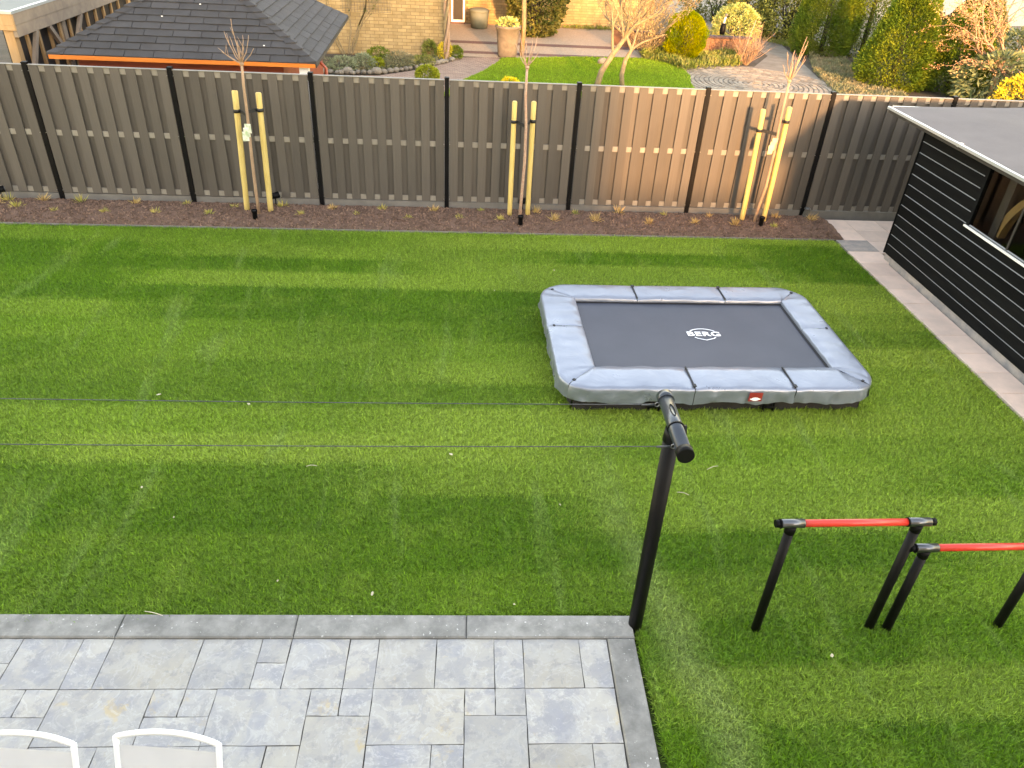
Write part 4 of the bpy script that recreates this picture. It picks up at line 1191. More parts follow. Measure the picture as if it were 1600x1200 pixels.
foliage_thing('spotted_laurel', 'yellow spotted laurel bush left of the tall thujas', 'bush', (11.75, 28.1), 1.15, .95, 2.3, 'dome', 'aucuba', 7000, .15, .075, .7, .1, 87)
foliage_thing('dark_shrub', 'dark brownish evergreen shrub left of the spotted laurel', 'bush', (10.55, 28.9), .85, .8, 1.9, 'dome', 'darkbush', 5000, .10, .05, .7, .2, 88)
foliage_thing('dark_shrub', 'dark green shrub at the far end of the grey path', 'bush', (10.3, 32.0), 1.3, 1.0, 1.3, 'dome', 'thuja_dark', 5000, .12, .05, .7, .2, 89)
foliage_thing('rhododendron', 'rhododendron with long drooping leaves behind the fence', 'bush', (13.75, 19.2), .95, .8, 1.15, 'dome', 'rhodo', 2600, .20, .055, .55, -.25, 90, core=False)
foliage_thing('rhododendron', 'larger rhododendron under the maple at the right edge', 'bush', (15.3, 20.7), 1.2, 1.0, 1.5, 'dome', 'rhodo', 3000, .20, .055, .55, -.25, 91, core=False)
foliage_thing('yellow_bush', 'bright yellow shrub just behind the fence at the right', 'bush', (14.1, 18.2), 1.05, .55, .92, 'dome', 'yellowbush', 6500, .075, .035, .6, .5, 92)
foliage_thing('dark_shrub', 'dark shrub between the tall thujas and broad conifer', 'bush', (14.2, 23.7), .9, .9, 1.5, 'dome', 'thuja_dark', 4500, .12, .05, .7, .2, 93)
bare_tree('maple', 'spreading maple with pinkish buds at the right edge', (14.45, 19.6), [(0, 0, -.1), (-.03, .03, .25), (-.10, .06, .5), (-.2, .08, .75)], .095, 'bark', 101,
          [(3, (-1.0, .0, .46), 1.6), (3, (-.95, -.12, .36), 1.5), (3, (-.25, .1, 1), .8), (3, (.5, .1, .8), .8), (2, (.8, .1, .6), .8), (3, (-.7, .2, .6), 1.2), (2, (-.9, -.15, .5), 1.1), (3, (-.55, .1, .8), 1.0)], 4, ('maple', 5200, .05), rise=-.03)
random.seed(5)
for k, (x, y, s, lb) in enumerate(((-4.5, 30, 1.5, 'far dark shrub behind the garden house'), (-7.6, 19.5, 1.2, 'twiggy dark shrub between carport and garden house'))):
    foliage_thing('far_shrub', lb, 'bush', (x, y), s, s, 2.2, 'dome', 'darkbush', 3000, .14, .05, .8, .3, 110 + k)

# the house the picture is taken from, behind the camera: its shadow lies over the garden
w = MB(); w.box(4.7, 22, -2.8, -2.6, -.1, 2.35, .02); w.box(4.67, 22.05, -2.84, -2.56, 2.351, 2.40, .01)  # added unseen wall: blocks low sun from the lawn, lets it reach the fence
tag(w.build('sun_block_wall', MAT['facade']), 'unseen cream wall added beside the house to keep low sun off the lawn', 'wall')
def own_house():
    o = empty('rear_house', (-3.0, -2.5, 0)); tag(o, 'cream rendered house whose upper floor overlooks the garden', 'house')
    b = MB(); b.box(-9, 7.65, -9, 0, -.1, 5.6); b.build('wall', MAT['facade'], o)
    r = MB(); r.add([(-9.3, -9.3, 5.6), (7.85, -9.3, 5.6), (7.85, .3, 5.6), (-9.3, .3, 5.6), (-9.3, -4.5, 9.2), (7.85, -4.5, 9.2)], [(0, 1, 5, 4), (2, 3, 4, 5), (1, 2, 5), (3, 0, 4), (0, 3, 2, 1)])
    r.build('roof', MAT['roof_tile'], o)
    for (x, z, w, h_) in ((-6, .9, 1.4, 1.3), (-2.6, .05, 2.6, 2.2), (2.6, .9, 1.6, 1.3), (-6, 3.4, 1.4, 1.3), (-1, 3.4, 1.4, 1.3), (3.4, 3.4, 1.4, 1.3), (6, 3.4, 1.4, 1.3)):
        f = MB(); f.box(x, x + w, .001, .05, z, z + h_); wn_ = f.build('window', MAT['whitepaint'], o)
        g = MB(); g.box(x + .08, x + w - .08, .051, .06, z + .08, z + h_ - .08); g.build('pane', MAT['darkwood'], wn_)
own_house()

# ================================================================ things in the garden
# ---------------------------------------------------------------- trampoline
def trampoline():
    o = empty('trampoline', (2.59, 6.815, 0))
    tag(o, 'low rectangular trampoline with silver grey padding on the lawn', 'trampoline')
    HX, HY, RC = 1.555, 1.075, .31
    IX0, IX1, IY0, IY1 = -1.175, 1.225, -.68, .735
    ZT, ZB = .305, .148
    def outline(side, t):
        """point on the rounded outer outline; t 0..1 from corner diagonal to corner diagonal"""
        lx = HX if side in 'fb' else HY
        straight = 2 * (lx - RC); arc = RC * math.pi / 4
        s = t * (straight + 2 * arc)
        if s < arc:
            a = math.pi / 4 - s / RC; u, v = -(lx - RC) - RC * math.sin(a), RC * (1 - math.cos(a))
        elif s < arc + straight: u, v = -(lx - RC) + (s - arc), 0
        else:
            a = (s - arc - straight) / RC; u, v = (lx - RC) + RC * math.sin(a), RC * (1 - math.cos(a))
        if side == 'f': return (u, -HY + v)
        if side == 'b': return (-u, HY - v)
        if side == 'l': return (-HX + v, -u)
        return (HX - v, u)
    def inner(side, p):
        x, y = p
        cx, cy = min(max(x, IX0), IX1), min(max(y, IY0), IY1)
        return {'f': (cx, IY0), 'b': (cx, IY1), 'l': (IX0, cy), 'r': (IX1, cy)}[side]
    seams = {'f': [0, .405, .735, 1], 'b': [0, .31, .655, 1], 'l': [0, .45, 1], 'r': [0, .55, 1]}
    for side, st in seams.items():
        nrm = {'f': (0, -1), 'b': (0, 1), 'l': (-1, 0), 'r': (1, 0)}[side]
        for t0, t1 in zip(st, st[1:]):
            nu, cols = 40, []
            seed = random.uniform(0, 50)
            for i in range(nu + 1):
                t = t0 + (t1 - t0) * i / nu
                p = outline(side, min(max(t, t0 + .0012), t1 - .0012)); q = inner(side, p)
                e = abs(2 * i / nu - 1) ** 6                                   # pads dip at the seams
                d = Vector((p[0] - q[0], p[1] - q[1])); dl = max(d.length, 1e-6)
                # outward direction of the outline
                p2 = outline(side, min(t + .002, 1)); p1 = outline(side, max(t - .002, 0))
                tg = Vector((p2[0] - p1[0], p2[1] - p1[1])).normalized(); on = Vector((tg.y, -tg.x))
                if on.dot(Vector(nrm)) < 0: on = -on
                w = math.sin(seed + t * 41) * .5 + math.sin(seed * 2 + t * 97) * .35 + math.sin(seed + t * 173) * .2
                w2 = math.sin(seed + 3 + t * 23) * .6 + math.sin(seed + t * 61) * .4
                row = []
                for f, z in ((0, ZT - .040), (.004, ZT - .012), (.04, ZT + .002), (.25, ZT + .007), (.6, ZT + .009), (.90, ZT + .008), (.98, ZT + .004)):
                    zz = z - .010 * e + (.0035 * w2 + .003 * math.sin(seed + f * 9 + t * 57)) * (1 if .03 < f < .95 else 0)
                    row.append((q[0] + d.x * f, q[1] + d.y * f, zz))
                drop = [(.004, ZT - .006), (.013, ZT - .026), (.010, ZT - .07), (.015, ZT - .12), (.012, ZB)]
                for k, (f, z) in enumerate(drop):
                    amp = (.0, .004, .016, .026, .020)[k]
                    wob = w * math.cos(k * 1.1 + w2 * 1.8) * amp
                    row.append((p[0] + on.x * (f + wob), p[1] + on.y * (f + wob), z + (.008 * w2 + .012 * math.sin(seed + t * 31) if k == 4 else 0)))
                cols.append(row)
            m = len(cols[0]); vv = [v for c in cols for v in c]
            ff = [(i * m + j, i * m + j + 1, (i + 1) * m + j + 1, (i + 1) * m + j) for i in range(nu) for j in range(m - 1)]
            ff = [tuple(reversed(f)) for f in ff]
            b = MB(); b.add(vv, ff, True); pad = b.build('pad', MAT['pad'], o)
            if t0 > 0 or True:                    # black tie and buckle at the seam
                p = outline(side, t0); q = inner(side, p)
                s = MB(); dx, dy = p[0] - q[0], p[1] - q[1]; L = math.hypot(dx, dy); ux, uy = dx / L, dy / L
                fr = (.80, .86) if (t0 == 0 or side in 'lr') else (.04, .95)
                a0 = Vector((q[0] + dx * fr[0], q[1] + dy * fr[0], ZT + .010)); a1 = Vector((q[0] + dx * fr[1], q[1] + dy * fr[1], ZT + .009))
                wd = Vector((-uy, ux, 0)) * (.006 if fr[0] < .5 else .014)
                s.add([a0 - wd, a0 + wd, a1 + wd, a1 - wd, a0 - wd - Vector((0, 0, .012)), a0 + wd - Vector((0, 0, .012)), a1 + wd - Vector((0, 0, .012)), a1 - wd - Vector((0, 0, .012))],
                      [(0, 1, 2, 3), (0, 4, 5, 1), (2, 6, 7, 3), (1, 5, 6, 2), (3, 7, 4, 0)])
                if fr[0] < .5:
                    c = Vector((q[0] + dx * .9, q[1] + dy * .9, ZT + .008)); wd2 = Vector((-uy, ux, 0)) * .016; ud = Vector((ux, uy, 0)) * .022
                    s.add([c - wd2 - ud, c + wd2 - ud, c + wd2 + ud, c - wd2 + ud, c - wd2 - ud + Vector((0, 0, .008)), c + wd2 - ud + Vector((0, 0, .008)), c + wd2 + ud + Vector((0, 0, .008)), c - wd2 + ud + Vector((0, 0, .008))],
                          [(4, 5, 6, 7), (0, 1, 5, 4), (1, 2, 6, 5), (2, 3, 7, 6), (3, 0, 4, 7)])
                s.build('strap', MAT['strap'], o)
    # jumping mat, a little slack
    nx, ny = 40, 24; V = []
    for j in range(ny + 1):
        for i in range(nx + 1):
            u, v = i / nx, j / ny
            x = IX0 - .08 + (IX1 - IX0 + .16) * u; y = IY0 - .08 + (IY1 - IY0 + .16) * v
            V.append((x, y, .258 - .022 * math.sin(math.pi * u) * math.sin(math.pi * v) + .0015 * math.sin(9 * x + 3 * y)))
    F = [(j * (nx + 1) + i, j * (nx + 1) + i + 1, (j + 1) * (nx + 1) + i + 1, (j + 1) * (nx + 1) + i) for j in range(ny) for i in range(nx)]
    mat_ = link_mesh('jumping_mat', mesh_np('jumping_mat', V, F, MAT['mat'], True), o)
    ed = MB()
    for (x0, x1, y0, y1) in ((IX0 - .05, IX1 + .05, IY1 - .02, IY1 + .05), (IX1 - .02, IX1 + .05, IY0 - .02, IY1 - .0205)):
        ed.box(x0, x1, y0, y1, .2595, .2635)
    ed.build('mat_edge', MAT['strap'], o)
    # logo on the mat
    def text(body, size, loc, name, par, mat='white_print', rot=(0, 0, 0), sx=1., shear=0., bold=.0):
        cu = bpy.data.curves.new(name, 'FONT'); cu.body = body; cu.size = size; cu.align_x = 'CENTER'; cu.align_y = 'CENTER'
        cu.shear = shear; cu.offset = bold; cu.extrude = .0006; cu.space_character = 1.08
        tmp = bpy.data.objects.new(name, cu); COL.objects.link(tmp)
        dg = bpy.context.evaluated_depsgraph_get(); me = bpy.data.meshes.new_from_object(tmp.evaluated_get(dg))
        bpy.data.objects.remove(tmp)
        me.materials.clear(); me.materials.append(MAT[mat])
        q = link_mesh(name, me, par, loc); q.scale = (sx, 1, 1); q.rotation_euler = rot
        return q
    lx, ly, lz = .13, .06, .243
    text('BERG', .125, (lx, ly, lz), 'logo_lettering', mat_, sx=1.18, bold=.0035)
    ring = MB()
    def stroke(pts, w):
        L, Rr = [], []
        for i, p in enumerate(pts):
            a, c = pts[max(i - 1, 0)], pts[min(i + 1, len(pts) - 1)]
            d = Vector((c[0] - a[0], c[1] - a[1])).normalized(); n_ = Vector((-d.y, d.x)) * w / 2
            L.append((lx + p[0] + n_.x, ly + p[1] + n_.y, lz)); Rr.append((lx + p[0] - n_.x, ly + p[1] - n_.y, lz))
        n = len(pts); ring.add(L + Rr, [(i + 1, i, n + i, n + i + 1) for i in range(n - 1)])
    stroke([(-.135 + .27 * q, .062 + .052 * math.sin(math.pi * q) ** .7) for q in np.linspace(0, 1, 24)], .013)
    stroke([(-.115, -.062), (-.09, -.088), (-.03, -.112), (0, -.124), (.03, -.112), (.09, -.088), (.115, -.062)], .013)
    ring.build('logo_shield', MAT['white_print'], mat_)
    pr = MB()
    x = .205
    for w in (.02, .018, .02, .016, .02, .018, .02, .0, .014, .018, .016, .02):
        if w: pr.box(x, x + w, IY0 + .002, IY0 + .022, .2575, .2588)
        x += w + .004 if w else .018
    pr.build('mat_print', MAT['white_print'], mat_)
    # red label on the front flap
    lb = MB(); lb.box(.24, .37, -HY - .034, -HY - .030, ZB + .038, ZT - .022); lab = lb.build('label', MAT['red_print'], o)
    em = MB(); em.add([(.305 + .040 * math.cos(a), -HY - .0355, .212 + .020 * math.sin(a)) for a in np.linspace(0, 2 * math.pi, 16, endpoint=False)], [tuple(range(16))])
    em.box(.255, .355, -HY - .0357, -HY - .0352, .206, .219)
    em.build('emblem', MAT['white_print'], lab)
    # net skirt and legs below the pads
    n = 60
    for (x0, y0, x1, y1) in ((-HX + .14, -HY + .12, HX - .10, -HY + .14), (HX - .10, -HY + .14, HX - .10, HY - .14), (-HX + .14, HY - .14, -HX + .14, -HY + .12), (HX - .1, HY - .14, -HX + .14, HY - .14)):
        V = []
        d = Vector((x1 - x0, y1 - y0)).normalized(); nn = Vector((d.y, -d.x))
        for i in range(n + 1):
            t = i / n; w = .008 * math.sin(t * 37) + .005 * math.sin(t * 83)
            x, y = x0 + (x1 - x0) * t, y0 + (y1 - y0) * t
            V += [(x + nn.x * (w + .02), y + nn.y * (w + .02), -.03), (x + nn.x * w * .4, y + nn.y * w * .4, .20)]
        F = [(2 * i, 2 * i + 2, 2 * i + 3, 2 * i + 1) for i in range(n)]
        link_mesh('net_skirt', mesh_np('net_skirt', V, F, MAT['skirt'], True), o)
    for x in (-.62, .52):
        b = MB(); b.tube([(x - .05, -HY + .085, -.02), (x - .05, -HY + .085, .13)], .014, 8); b.tube([(x + .05, -HY + .085, -.02), (x + .05, -HY + .085, .13)], .014, 8)
        b.tube([(x - .06, -HY + .08, .04), (x + .06, -HY + .08, .04)], .012, 8); b.build('frame_foot', MAT['blackmetal'], o)
    fr = MB(); fr.tube([(-HX + .2, -HY + .2, .20), (HX - .2, -HY + .2, .20), (HX - .2, HY - .2, .20), (-HX + .2, HY - .2, .20), (-HX + .2, -HY + .2, .20)], .025, 8); fr.build('frame', MAT['steel'], o)
trampoline()

# ---------------------------------------------------------------- washing line
def washing_line():
    o = empty('washing_line_post', (1.275, 3.31, 0)); tag(o, 'tall black washing line post with blue grey crossbar beside the kerb', 'post')
    b = MB(); b.tube([(0, 0, -.1), (-.02, .0, 1.66)], .046, 20); b.build('pole', MAT['barblack'], o)
    zc = 1.70
    b = MB(); b.tube([(-.005, .27, zc), (-.02, -.235, zc)], .043, 24); bar = b.build('crossbar', MAT['tbar'], o)
    for y0, y1, r in ((.30, .245, .049), (-.215, -.262, .0475), (-.012, -.022, .049)):
        b = MB(); b.tube([(-.012 + y0 * .03, y0, zc), (-.012 + y1 * .03, y1, zc)], r, 24); b.build('end_cap' if r != .049 or y0 > .2 else 'collar', MAT['barblack'] if y0 < .2 else MAT['tbar'], bar)
    b = MB(); b.tube([(-.012, .0, zc - .02), (.05, -.02, zc - .01)], .03, 12); b.tube([(-.02, 0, 1.60), (-.015, 0, zc - .02)], .05, 16); b.build('bracket', MAT['barblack'], o)
    b = MB(); n = 14
    for k in range(n):
        a, c = 2 * math.pi * k / n, 2 * math.pi * (k + 1) / n
        b.tube([(-.01 + .012 * math.cos(a), .10 + .055 * math.sin(a), zc + .0435), (-.01 + .012 * math.cos(c), .10 + .055 * math.sin(c), zc + .0435)], .003, 5, False)
    b.build('slot', MAT['barblack'], bar)
    for y in (.225, -.165):
        b = MB()
        for k in range(12):
            a, c = 2 * math.pi * k / 12, 2 * math.pi * (k + 1) / 12
            b.tube([(-.062 + .014 * math.cos(a), y, zc - .01 + .014 * math.sin(a)), (-.062 + .014 * math.cos(c), y, zc - .01 + .014 * math.sin(c))], .0035, 5, False)
        b.build('eye_bolt', MAT['steel'], o)
    # the other post stands out of the picture to the left
    far = copy_tree(o); far.location = (-6.9, 3.50, 0); far.rotation_euler = (0, 0, math.pi)
    far['label'] = 'second washing line post farther left along the terrace'
    for y, yf, sag, lb in ((3.535, 3.73, .03, 'thin steel washing line nearer the trampoline'), (3.145, 3.31, .03, 'thin steel washing line nearer the terrace')):
        b = MB(); N = 40
        b.tube([(1.20 + (-6.84 - 1.20) * t, y + (yf - y) * t, zc - .01 - sag * 4 * t * (1 - t)) for t in np.linspace(0, 1, N)], .0026, 5, False)
        w = b.build('washing_line', MAT['cord']); tag(w, lb, 'cord', 'washing lines')
        k = MB(); k.tube([(1.195, y, zc - .01), (1.12, y, zc - .012)], .006, 6); k.build('knot', MAT['cord'], w)
washing_line()

# ---------------------------------------------------------------- two exercise bars
def exercise_bar(x0, x1, y, z, label):
    o = empty('exercise_bar', (x0, y, 0)); tag(o, label, 'exercise bar', 'exercise bars on the lawn')
    w = x1 - x0
    for x in (0, w):
        b = MB(); b.tube([(x, 0, -.08), (x, 0, z - .05)], .030, 16); p = b.build('post', MAT['barblack'], o)
        b = MB(); b.tube([(x, 0, z - .075), (x, 0, z - .012)], [.0335, .0335], 16); b.build('socket', MAT['blackmetal'], p)
    b = MB(); b.tube([(.06, 0, z), (w - .06, 0, z)], .0235, 20); b.build('bar', MAT['red_bar'], o)
    for a, c in ((-.075, .075), (w - .075, w + .075)):
        b = MB(); b.tube([(a, 0, z), (c, 0, z)], .0285, 20); s = b.build('sleeve', MAT['chrome'], o)
        e = MB()
        e.tube([(a - .032, 0, z), (a - .0003, 0, z)] if a < 0 else [(c + .0003, 0, z), (c + .032, 0, z)], .0245, 16); e.build('end_cap', MAT['blackmetal'], s)
        r = MB(); r.tube([(a - .004, 0, z), (a + .004, 0, z)] if a < 0 else [(a - .002, 0, z), (a + .006, 0, z)], .0305, 16); r.build('clamp_ring', MAT['blackmetal'], s)
exercise_bar(2.112, 2.932, 3.265, .985, 'higher red and black exercise bar, whole in view')
exercise_bar(3.048, 3.868, 3.245, .775, 'lower red and black exercise bar cut by the right edge')

# ---------------------------------------------------------------- young trees, stakes and spotlights
def stake(x, y, tx, h, rad, label, strap_z):
    o = empty('tree_stake', (x, y, 0)); tag(o, label, 'stake', 'tree stakes')
    b = MB(); zb = bed_z(y) - .1
    pts = [(tx * t, random.uniform(-.003, .003), zb + (h - zb) * t) for t in np.linspace(0, 1, 9)]
    b.tube(pts + [(tx, 0, h + .012)], [rad * random.uniform(.96, 1.05) for _ in range(9)] + [rad * .75], 12); b.build('pole', MAT['stake'], o)
    b = MB(); t = strap_z / h; b.lathe([(rad * 1.02, -.022), (rad * 1.16, -.022), (rad * 1.16, .022), (rad * 1.02, .022)], (tx * t, 0, strap_z), 14); b.build('strap_loop', MAT['strap'], o)
    return o, (x + tx * t, y)
def spotlight(x, y, label, tilt=0., h=.11):
    o = empty('garden_spotlight', (x, y, bed_z(y))); tag(o, label, 'spotlight', 'black garden spotlights')
    b = MB(); b.lathe([(0, .0), (.028, .0), (.034, .03), (.034, h), (.042, h), (.042, h + .03), (.036, h + .03), (.034, h + .01), (0, h + .01)], n=16); b.build('housing', MAT['blackmetal'], o)
    b = MB(); b.lathe([(.0, h + .013), (.033, h + .013)], n=16); b.build('lens', MAT['chrome'], o)
    b = MB(); b.tube([(0, 0, -.08), (0, 0, .005)], [.006, .014], 8); b.build('spike', MAT['blackmetal'], o)
    o.rotation_euler = (tilt, 0, 0)
def young_tree(x, y, path_, shoots, label, seed, mat, r0=.020):
    random.seed(seed)
    o = empty('young_tree', (x, y, 0)); tag(o, label, 'tree', 'newly planted young trees')
    n = len(path_)
    b = MB(); b.tube(path_, [r0 * (1.15 - .35 * i / (n - 1)) for i in range(n)], 9)
    f = Vector(path_[-1]); b.lathe([(.0, -.03), (r0 * 1.3, -.015), (r0 * 1.35, .01), (0, .03)], f, 9)
    b.build('trunk', MAT[mat], o)
    c = MB()
    for (dx, dy, dz) in shoots:
        q = [f + Vector((dx * t ** .75, dy * t ** .75, dz * t)) + Vector((random.gauss(0, .006), random.gauss(0, .006), 0)) * (t > 0) for t in np.linspace(0, 1, 6)]
        c.tube(q, [.0082 * (1 - .62 * t) for t in np.linspace(0, 1, 6)], 6)
        if random.random() < .5:
            a = q[3]; c.tube([a, a + Vector((random.uniform(-.05, .05), random.uniform(-.05, .05), .12))], [.004, .002], 5)
    c.build('crown', MAT[mat], o)
    return o
def tie(name_label, p0, p1, z0, z1, w=.022):
    """rubber strap between a stake and the trunk"""
    b = MB(); d = Vector((p1[0] - p0[0], p1[1] - p0[1], 0)).normalized(); n = Vector((-d.y, d.x, 0)) * .006
    a, c = Vector((p0[0], p0[1], z0)), Vector((p1[0], p1[1], z1)); u = Vector((0, 0, w))
    b.add([a - n - u, a + n - u, c + n - u, c - n - u, a - n + u, a + n + u, c + n + u, c - n + u], [(0, 3, 2, 1), (4, 5, 6, 7), (0, 1, 5, 4), (1, 2, 6, 5), (2, 3, 7, 6), (3, 0, 4, 7)])
    tag(b.build('tie_strap', MAT['strap']), name_label, 'strap', 'straps tying the trees')

SETS = [
    ('left', -2.915, 10.68, .075, 1.68, -2.575, 10.65, .045, 1.67, 1.43, 1.46, .040),
    ('middle', .885, 10.71, -.005, 1.66, 1.155, 10.73, -.01, 1.66, 1.40, 1.41, .036),
    ('right', 4.455, 10.74, -.055, 1.66, 4.765, 10.68, -.02, 1.72, 1.38, 1.53, .038)]
TREES = {
    'left': (-2.71, 10.52, [(0, 0, -.1), (.0, 0, .4), (.01, 0, .9), (.03, 0, 1.4), (.035, 0, 1.8), (.05, 0, 2.06)],
             [(-.06, .0, .52), (-.28, .05, .17), (-.20, -.1, .15), (-.13, .1, .30), (-.16, -.02, .38), (.05, .05, .33), (.12, .06, .33), (.20, -.05, .20), (.08, -.1, .22), (-.05, .12, .25), (.02, -.06, .16)], 'bark',
             'leftmost young staked tree, with a white green tag'),
    'middle': (1.015, 10.52, [(0, 0, -.1), (.015, 0, .4), (.03, 0, .9), (.02, 0, 1.4), (-.01, 0, 1.8), (-.01, 0, 2.15)],
               [(-.12, .05, .42), (-.10, -.06, .22), (-.03, .08, .33), (.05, 0, .36), (.12, .06, .37), (.16, -.04, .24), (.03, -.08, .22), (-.16, .1, .26)], 'barkred',
               'young staked tree with reddish bark between the two others'),
    'right': (4.60, 10.64, [(0, 0, -.1), (.02, 0, .25), (.06, 0, .6), (.06, 0, 1.1), (.035, 0, 1.6), (.03, 0, 2.08)],
              [(-.13, .03, .20), (-.10, .05, .36), (-.03, 0, .36), (.02, .08, .38), (.05, -.05, .37), (.11, .03, .56), (.15, .06, .50), (.17, 0, .34), (.05, .05, .30), (-.06, -.06, .30)], 'bark',
              'rightmost young staked tree, with a yellowed tag')}
for (nm, x0, y0, t0, h0, x1, y1, t1, h1, sz0, sz1, rad) in SETS:
    tx, ty, pth, sh, mt, lb = TREES[nm]
    t = young_tree(tx, ty, pth, sh, lb, len(nm) * 7, mt, .0205)
    random.seed(len(nm) + 3)
    a, p0 = stake(x0, y0, t0, h0, rad, 'left yellowish stake of the %s young tree' % {'left': 'leftmost', 'middle': 'middle', 'right': 'rightmost'}[nm], sz0)
    c, p1 = stake(x1, y1, t1, h1, rad, 'right yellowish stake of the %s young tree' % {'left': 'leftmost', 'middle': 'middle', 'right': 'rightmost'}[nm], sz1)
    nm2 = {'left': 'leftmost', 'middle': 'middle', 'right': 'rightmost'}[nm]
    tc = (tx + .03, ty)
    tie('black strap from the left stake to the %s young tree' % nm2, (p0[0] + rad, p0[1]), tc, sz0, sz0 - .02)
    tie('black strap from the right stake to the %s young tree' % nm2, (p1[0] - rad, p1[1]), tc, sz1, sz1 - .0)
    if nm != 'middle':
        b = MB()
        for k in range(3):
            aa = random.uniform(-.5, .5); w, hh = .040, .085
            c0 = Vector((.02 - .02 * k, -.03 - .008 * k, 1.27 - .05 * k))
            b.add([c0 + Vector((-w * math.cos(aa), 0, -hh)), c0 + Vector((w * math.cos(aa), .02, -hh)), c0 + Vector((w, .005, hh * .5)), c0 + Vector((-w, 0, hh * .5))], [(0, 1, 2, 3)])
        b.build('tag', MAT['tagw' if nm == 'left' else 'tagy'], t)
spotlight(-2.73, 10.36, 'black spotlight in the soil in front of the leftmost young tree')
spotlight(1.02, 10.36, 'black spotlight in the soil in front of the middle young tree')
spotlight(4.66, 10.50, 'black spotlight in the soil in front of the rightmost young tree')
def lamp(x, y, label, mat='blackmetal'):
    o = empty('fence_spotlight', (x, y, bed_z(y))); tag(o, label, 'spotlight', 'spotlights at the foot of the fence')
    b = MB(); b.tube([(0, 0, -.05), (0, 0, .10)], .010, 8); b.build('stem', MAT[mat], o)
    b = MB(); b.tube([(-.045, -.02, .14), (.05, .03, .15)], [.042, .048], 14); b.build('head', MAT[mat], o)
    b = MB(); b.tube([(.0505, .03, .15), (.056, .033, .1505)], .044, 14); b.build('lens', MAT['chrome'], o)
lamp(-6.38, 10.93, 'black spotlight at the fence foot by the left picture edge')
lamp(-2.56, 10.97, 'small black spotlight at the fence foot behind the leftmost young tree')
lamp(1.10, 10.98, 'small black spotlight at the fence foot behind the middle young tree')
o = empty('glass_lamp', (5.56, 10.98, .02)); tag(o, 'small clear glass garden lamp at the end of the bed', 'lamp')
b = MB(); b.lathe([(0, 0), (.045, 0), (.05, .02), (.045, .10), (.03, .12), (0, .12)], n=16); b.build('glass_body', MAT['glass'], o)
b = MB(); b.lathe([(0, .121), (.05, .121), (.045, .14), (0, .15)], n=16); b.build('cap', MAT['chrome'], o)

# ---------------------------------------------------------------- small dry grass plants in the bed
TUFTS = [(-6.27, 10.87), (-6.04, 10.61), (-5.83, 10.93), (-5.5, 10.5), (-5.29, 10.89), (-4.82, 10.49), (-4.53, 10.86), (-4.12, 10.51), (-3.82, 10.9), (-3.4, 10.51), (-6.36, 10.72), (-3.13, 10.82), (-2.45, 10.89), (-2.14, 10.56), (-1.71, 10.82), (-1.34, 10.6), (-1.0, 10.85), (-0.6, 10.52), (-0.25, 10.83), (0.14, 10.54), (0.46, 10.88), (0.73, 10.52), (1.29, 10.84), (1.52, 10.53), (1.89, 10.85), (2.16, 10.53), (2.58, 10.94), (2.96, 10.5), (3.27, 10.89), (3.67, 10.55), (4.28, 10.52), (5.05, 10.88), (4.85, 10.47), (5.57, 10.8), (3.97, 10.84)]
tuft_mesh = {}
for kind, mt in ((0, 'straw'), (1, 'straw'), (2, 'strawred'), (3, 'straw')):
    n = (44, 60, 50, 34)[kind]
    P = np.stack([rng.normal(0, .014, n), rng.normal(0, .014, n), np.full(n, -.01)], 1)
    N = np.stack([P[:, 0] * 30, P[:, 1] * 30, np.full(n, (.75, .6, .8, .5)[kind])], 1)
    V, F = leaves_np(P, N, (.11, .10, .12, .09)[kind], .011, .35)
    tuft_mesh[kind] = mesh_np('dry_grass', V, F, MAT[mt])
for k, (x, y) in enumerate(TUFTS):
    kd = k % 4 if x < 1.5 else (2 if k % 2 else k % 4)
    o = link_mesh('dry_grass', tuft_mesh[kd], None, (x, y, bed_z(y)))
    s = random.uniform(.62, 1.05); o.scale = (s, s, s * random.uniform(.85, 1.3)); o.rotation_euler = (0, 0, random.uniform(0, 6.28))
    row = 'back' if y > 10.7 else 'front'
    zone = 'left of the leftmost young tree' if x < -2.8 else ('between the leftmost and middle young trees' if x < 1.0 else ('between the middle and rightmost young trees' if x < 4.5 else 'near the path end of the bed'))
    tag(o, 'small dry yellow grass plant in the %s row, %s' % (row, zone), 'plant', 'dry grass plants in the %s row %s' % (row, zone))

# ---------------------------------------------------------------- bits lying on the lawn
bits = [((-1.86, 5.90), .035), ((.02, 5.15), .03), ((-.53, 3.62), .03), ((-2.72, 6.05), .04), ((-2.45, 4.75), .022), ((.46, 3.50), .02), ((2.55, 3.02), .03), ((.55, 8.3), .02), ((1.35, 8.9), .022), ((-1.2, 3.75), .02), ((-2.1, 4.4), .02), ((.9, 4.5), .018)]
where = ['beside the trampoline side of the washing lines, left', 'in the middle between lines and trampoline', 'near the kerb in the middle', 'at the left edge below the washing line', 'far left below the near washing line', 'near the kerb by the washing line post', 'in front of the exercise bars', 'behind the trampoline, left', 'behind the trampoline, right', 'near the kerb, left of the middle', 'left, between near washing line and kerb', 'left of the washing line post']
for (p, s), wtxt in zip(bits, where):
    b = MB(); m = 7; s *= .62
    b.add([(s * math.cos(a) * random.uniform(.6, 1.1), s * .6 * math.sin(a) * random.uniform(.7, 1.1), random.uniform(0, .012)) for a in np.linspace(0, 6.28, m, endpoint=False)] + [(0, 0, .016)], [(i, (i + 1) % m, m) for i in range(m)])
    o = b.build('fallen_leaf', MAT['dead'], None, (p[0], p[1], .002)); o.rotation_euler = (0, 0, random.uniform(0, 6))
    tag(o, 'small pale dry leaf on the lawn, ' + wtxt, 'leaf', 'fallen leaves on the lawn')
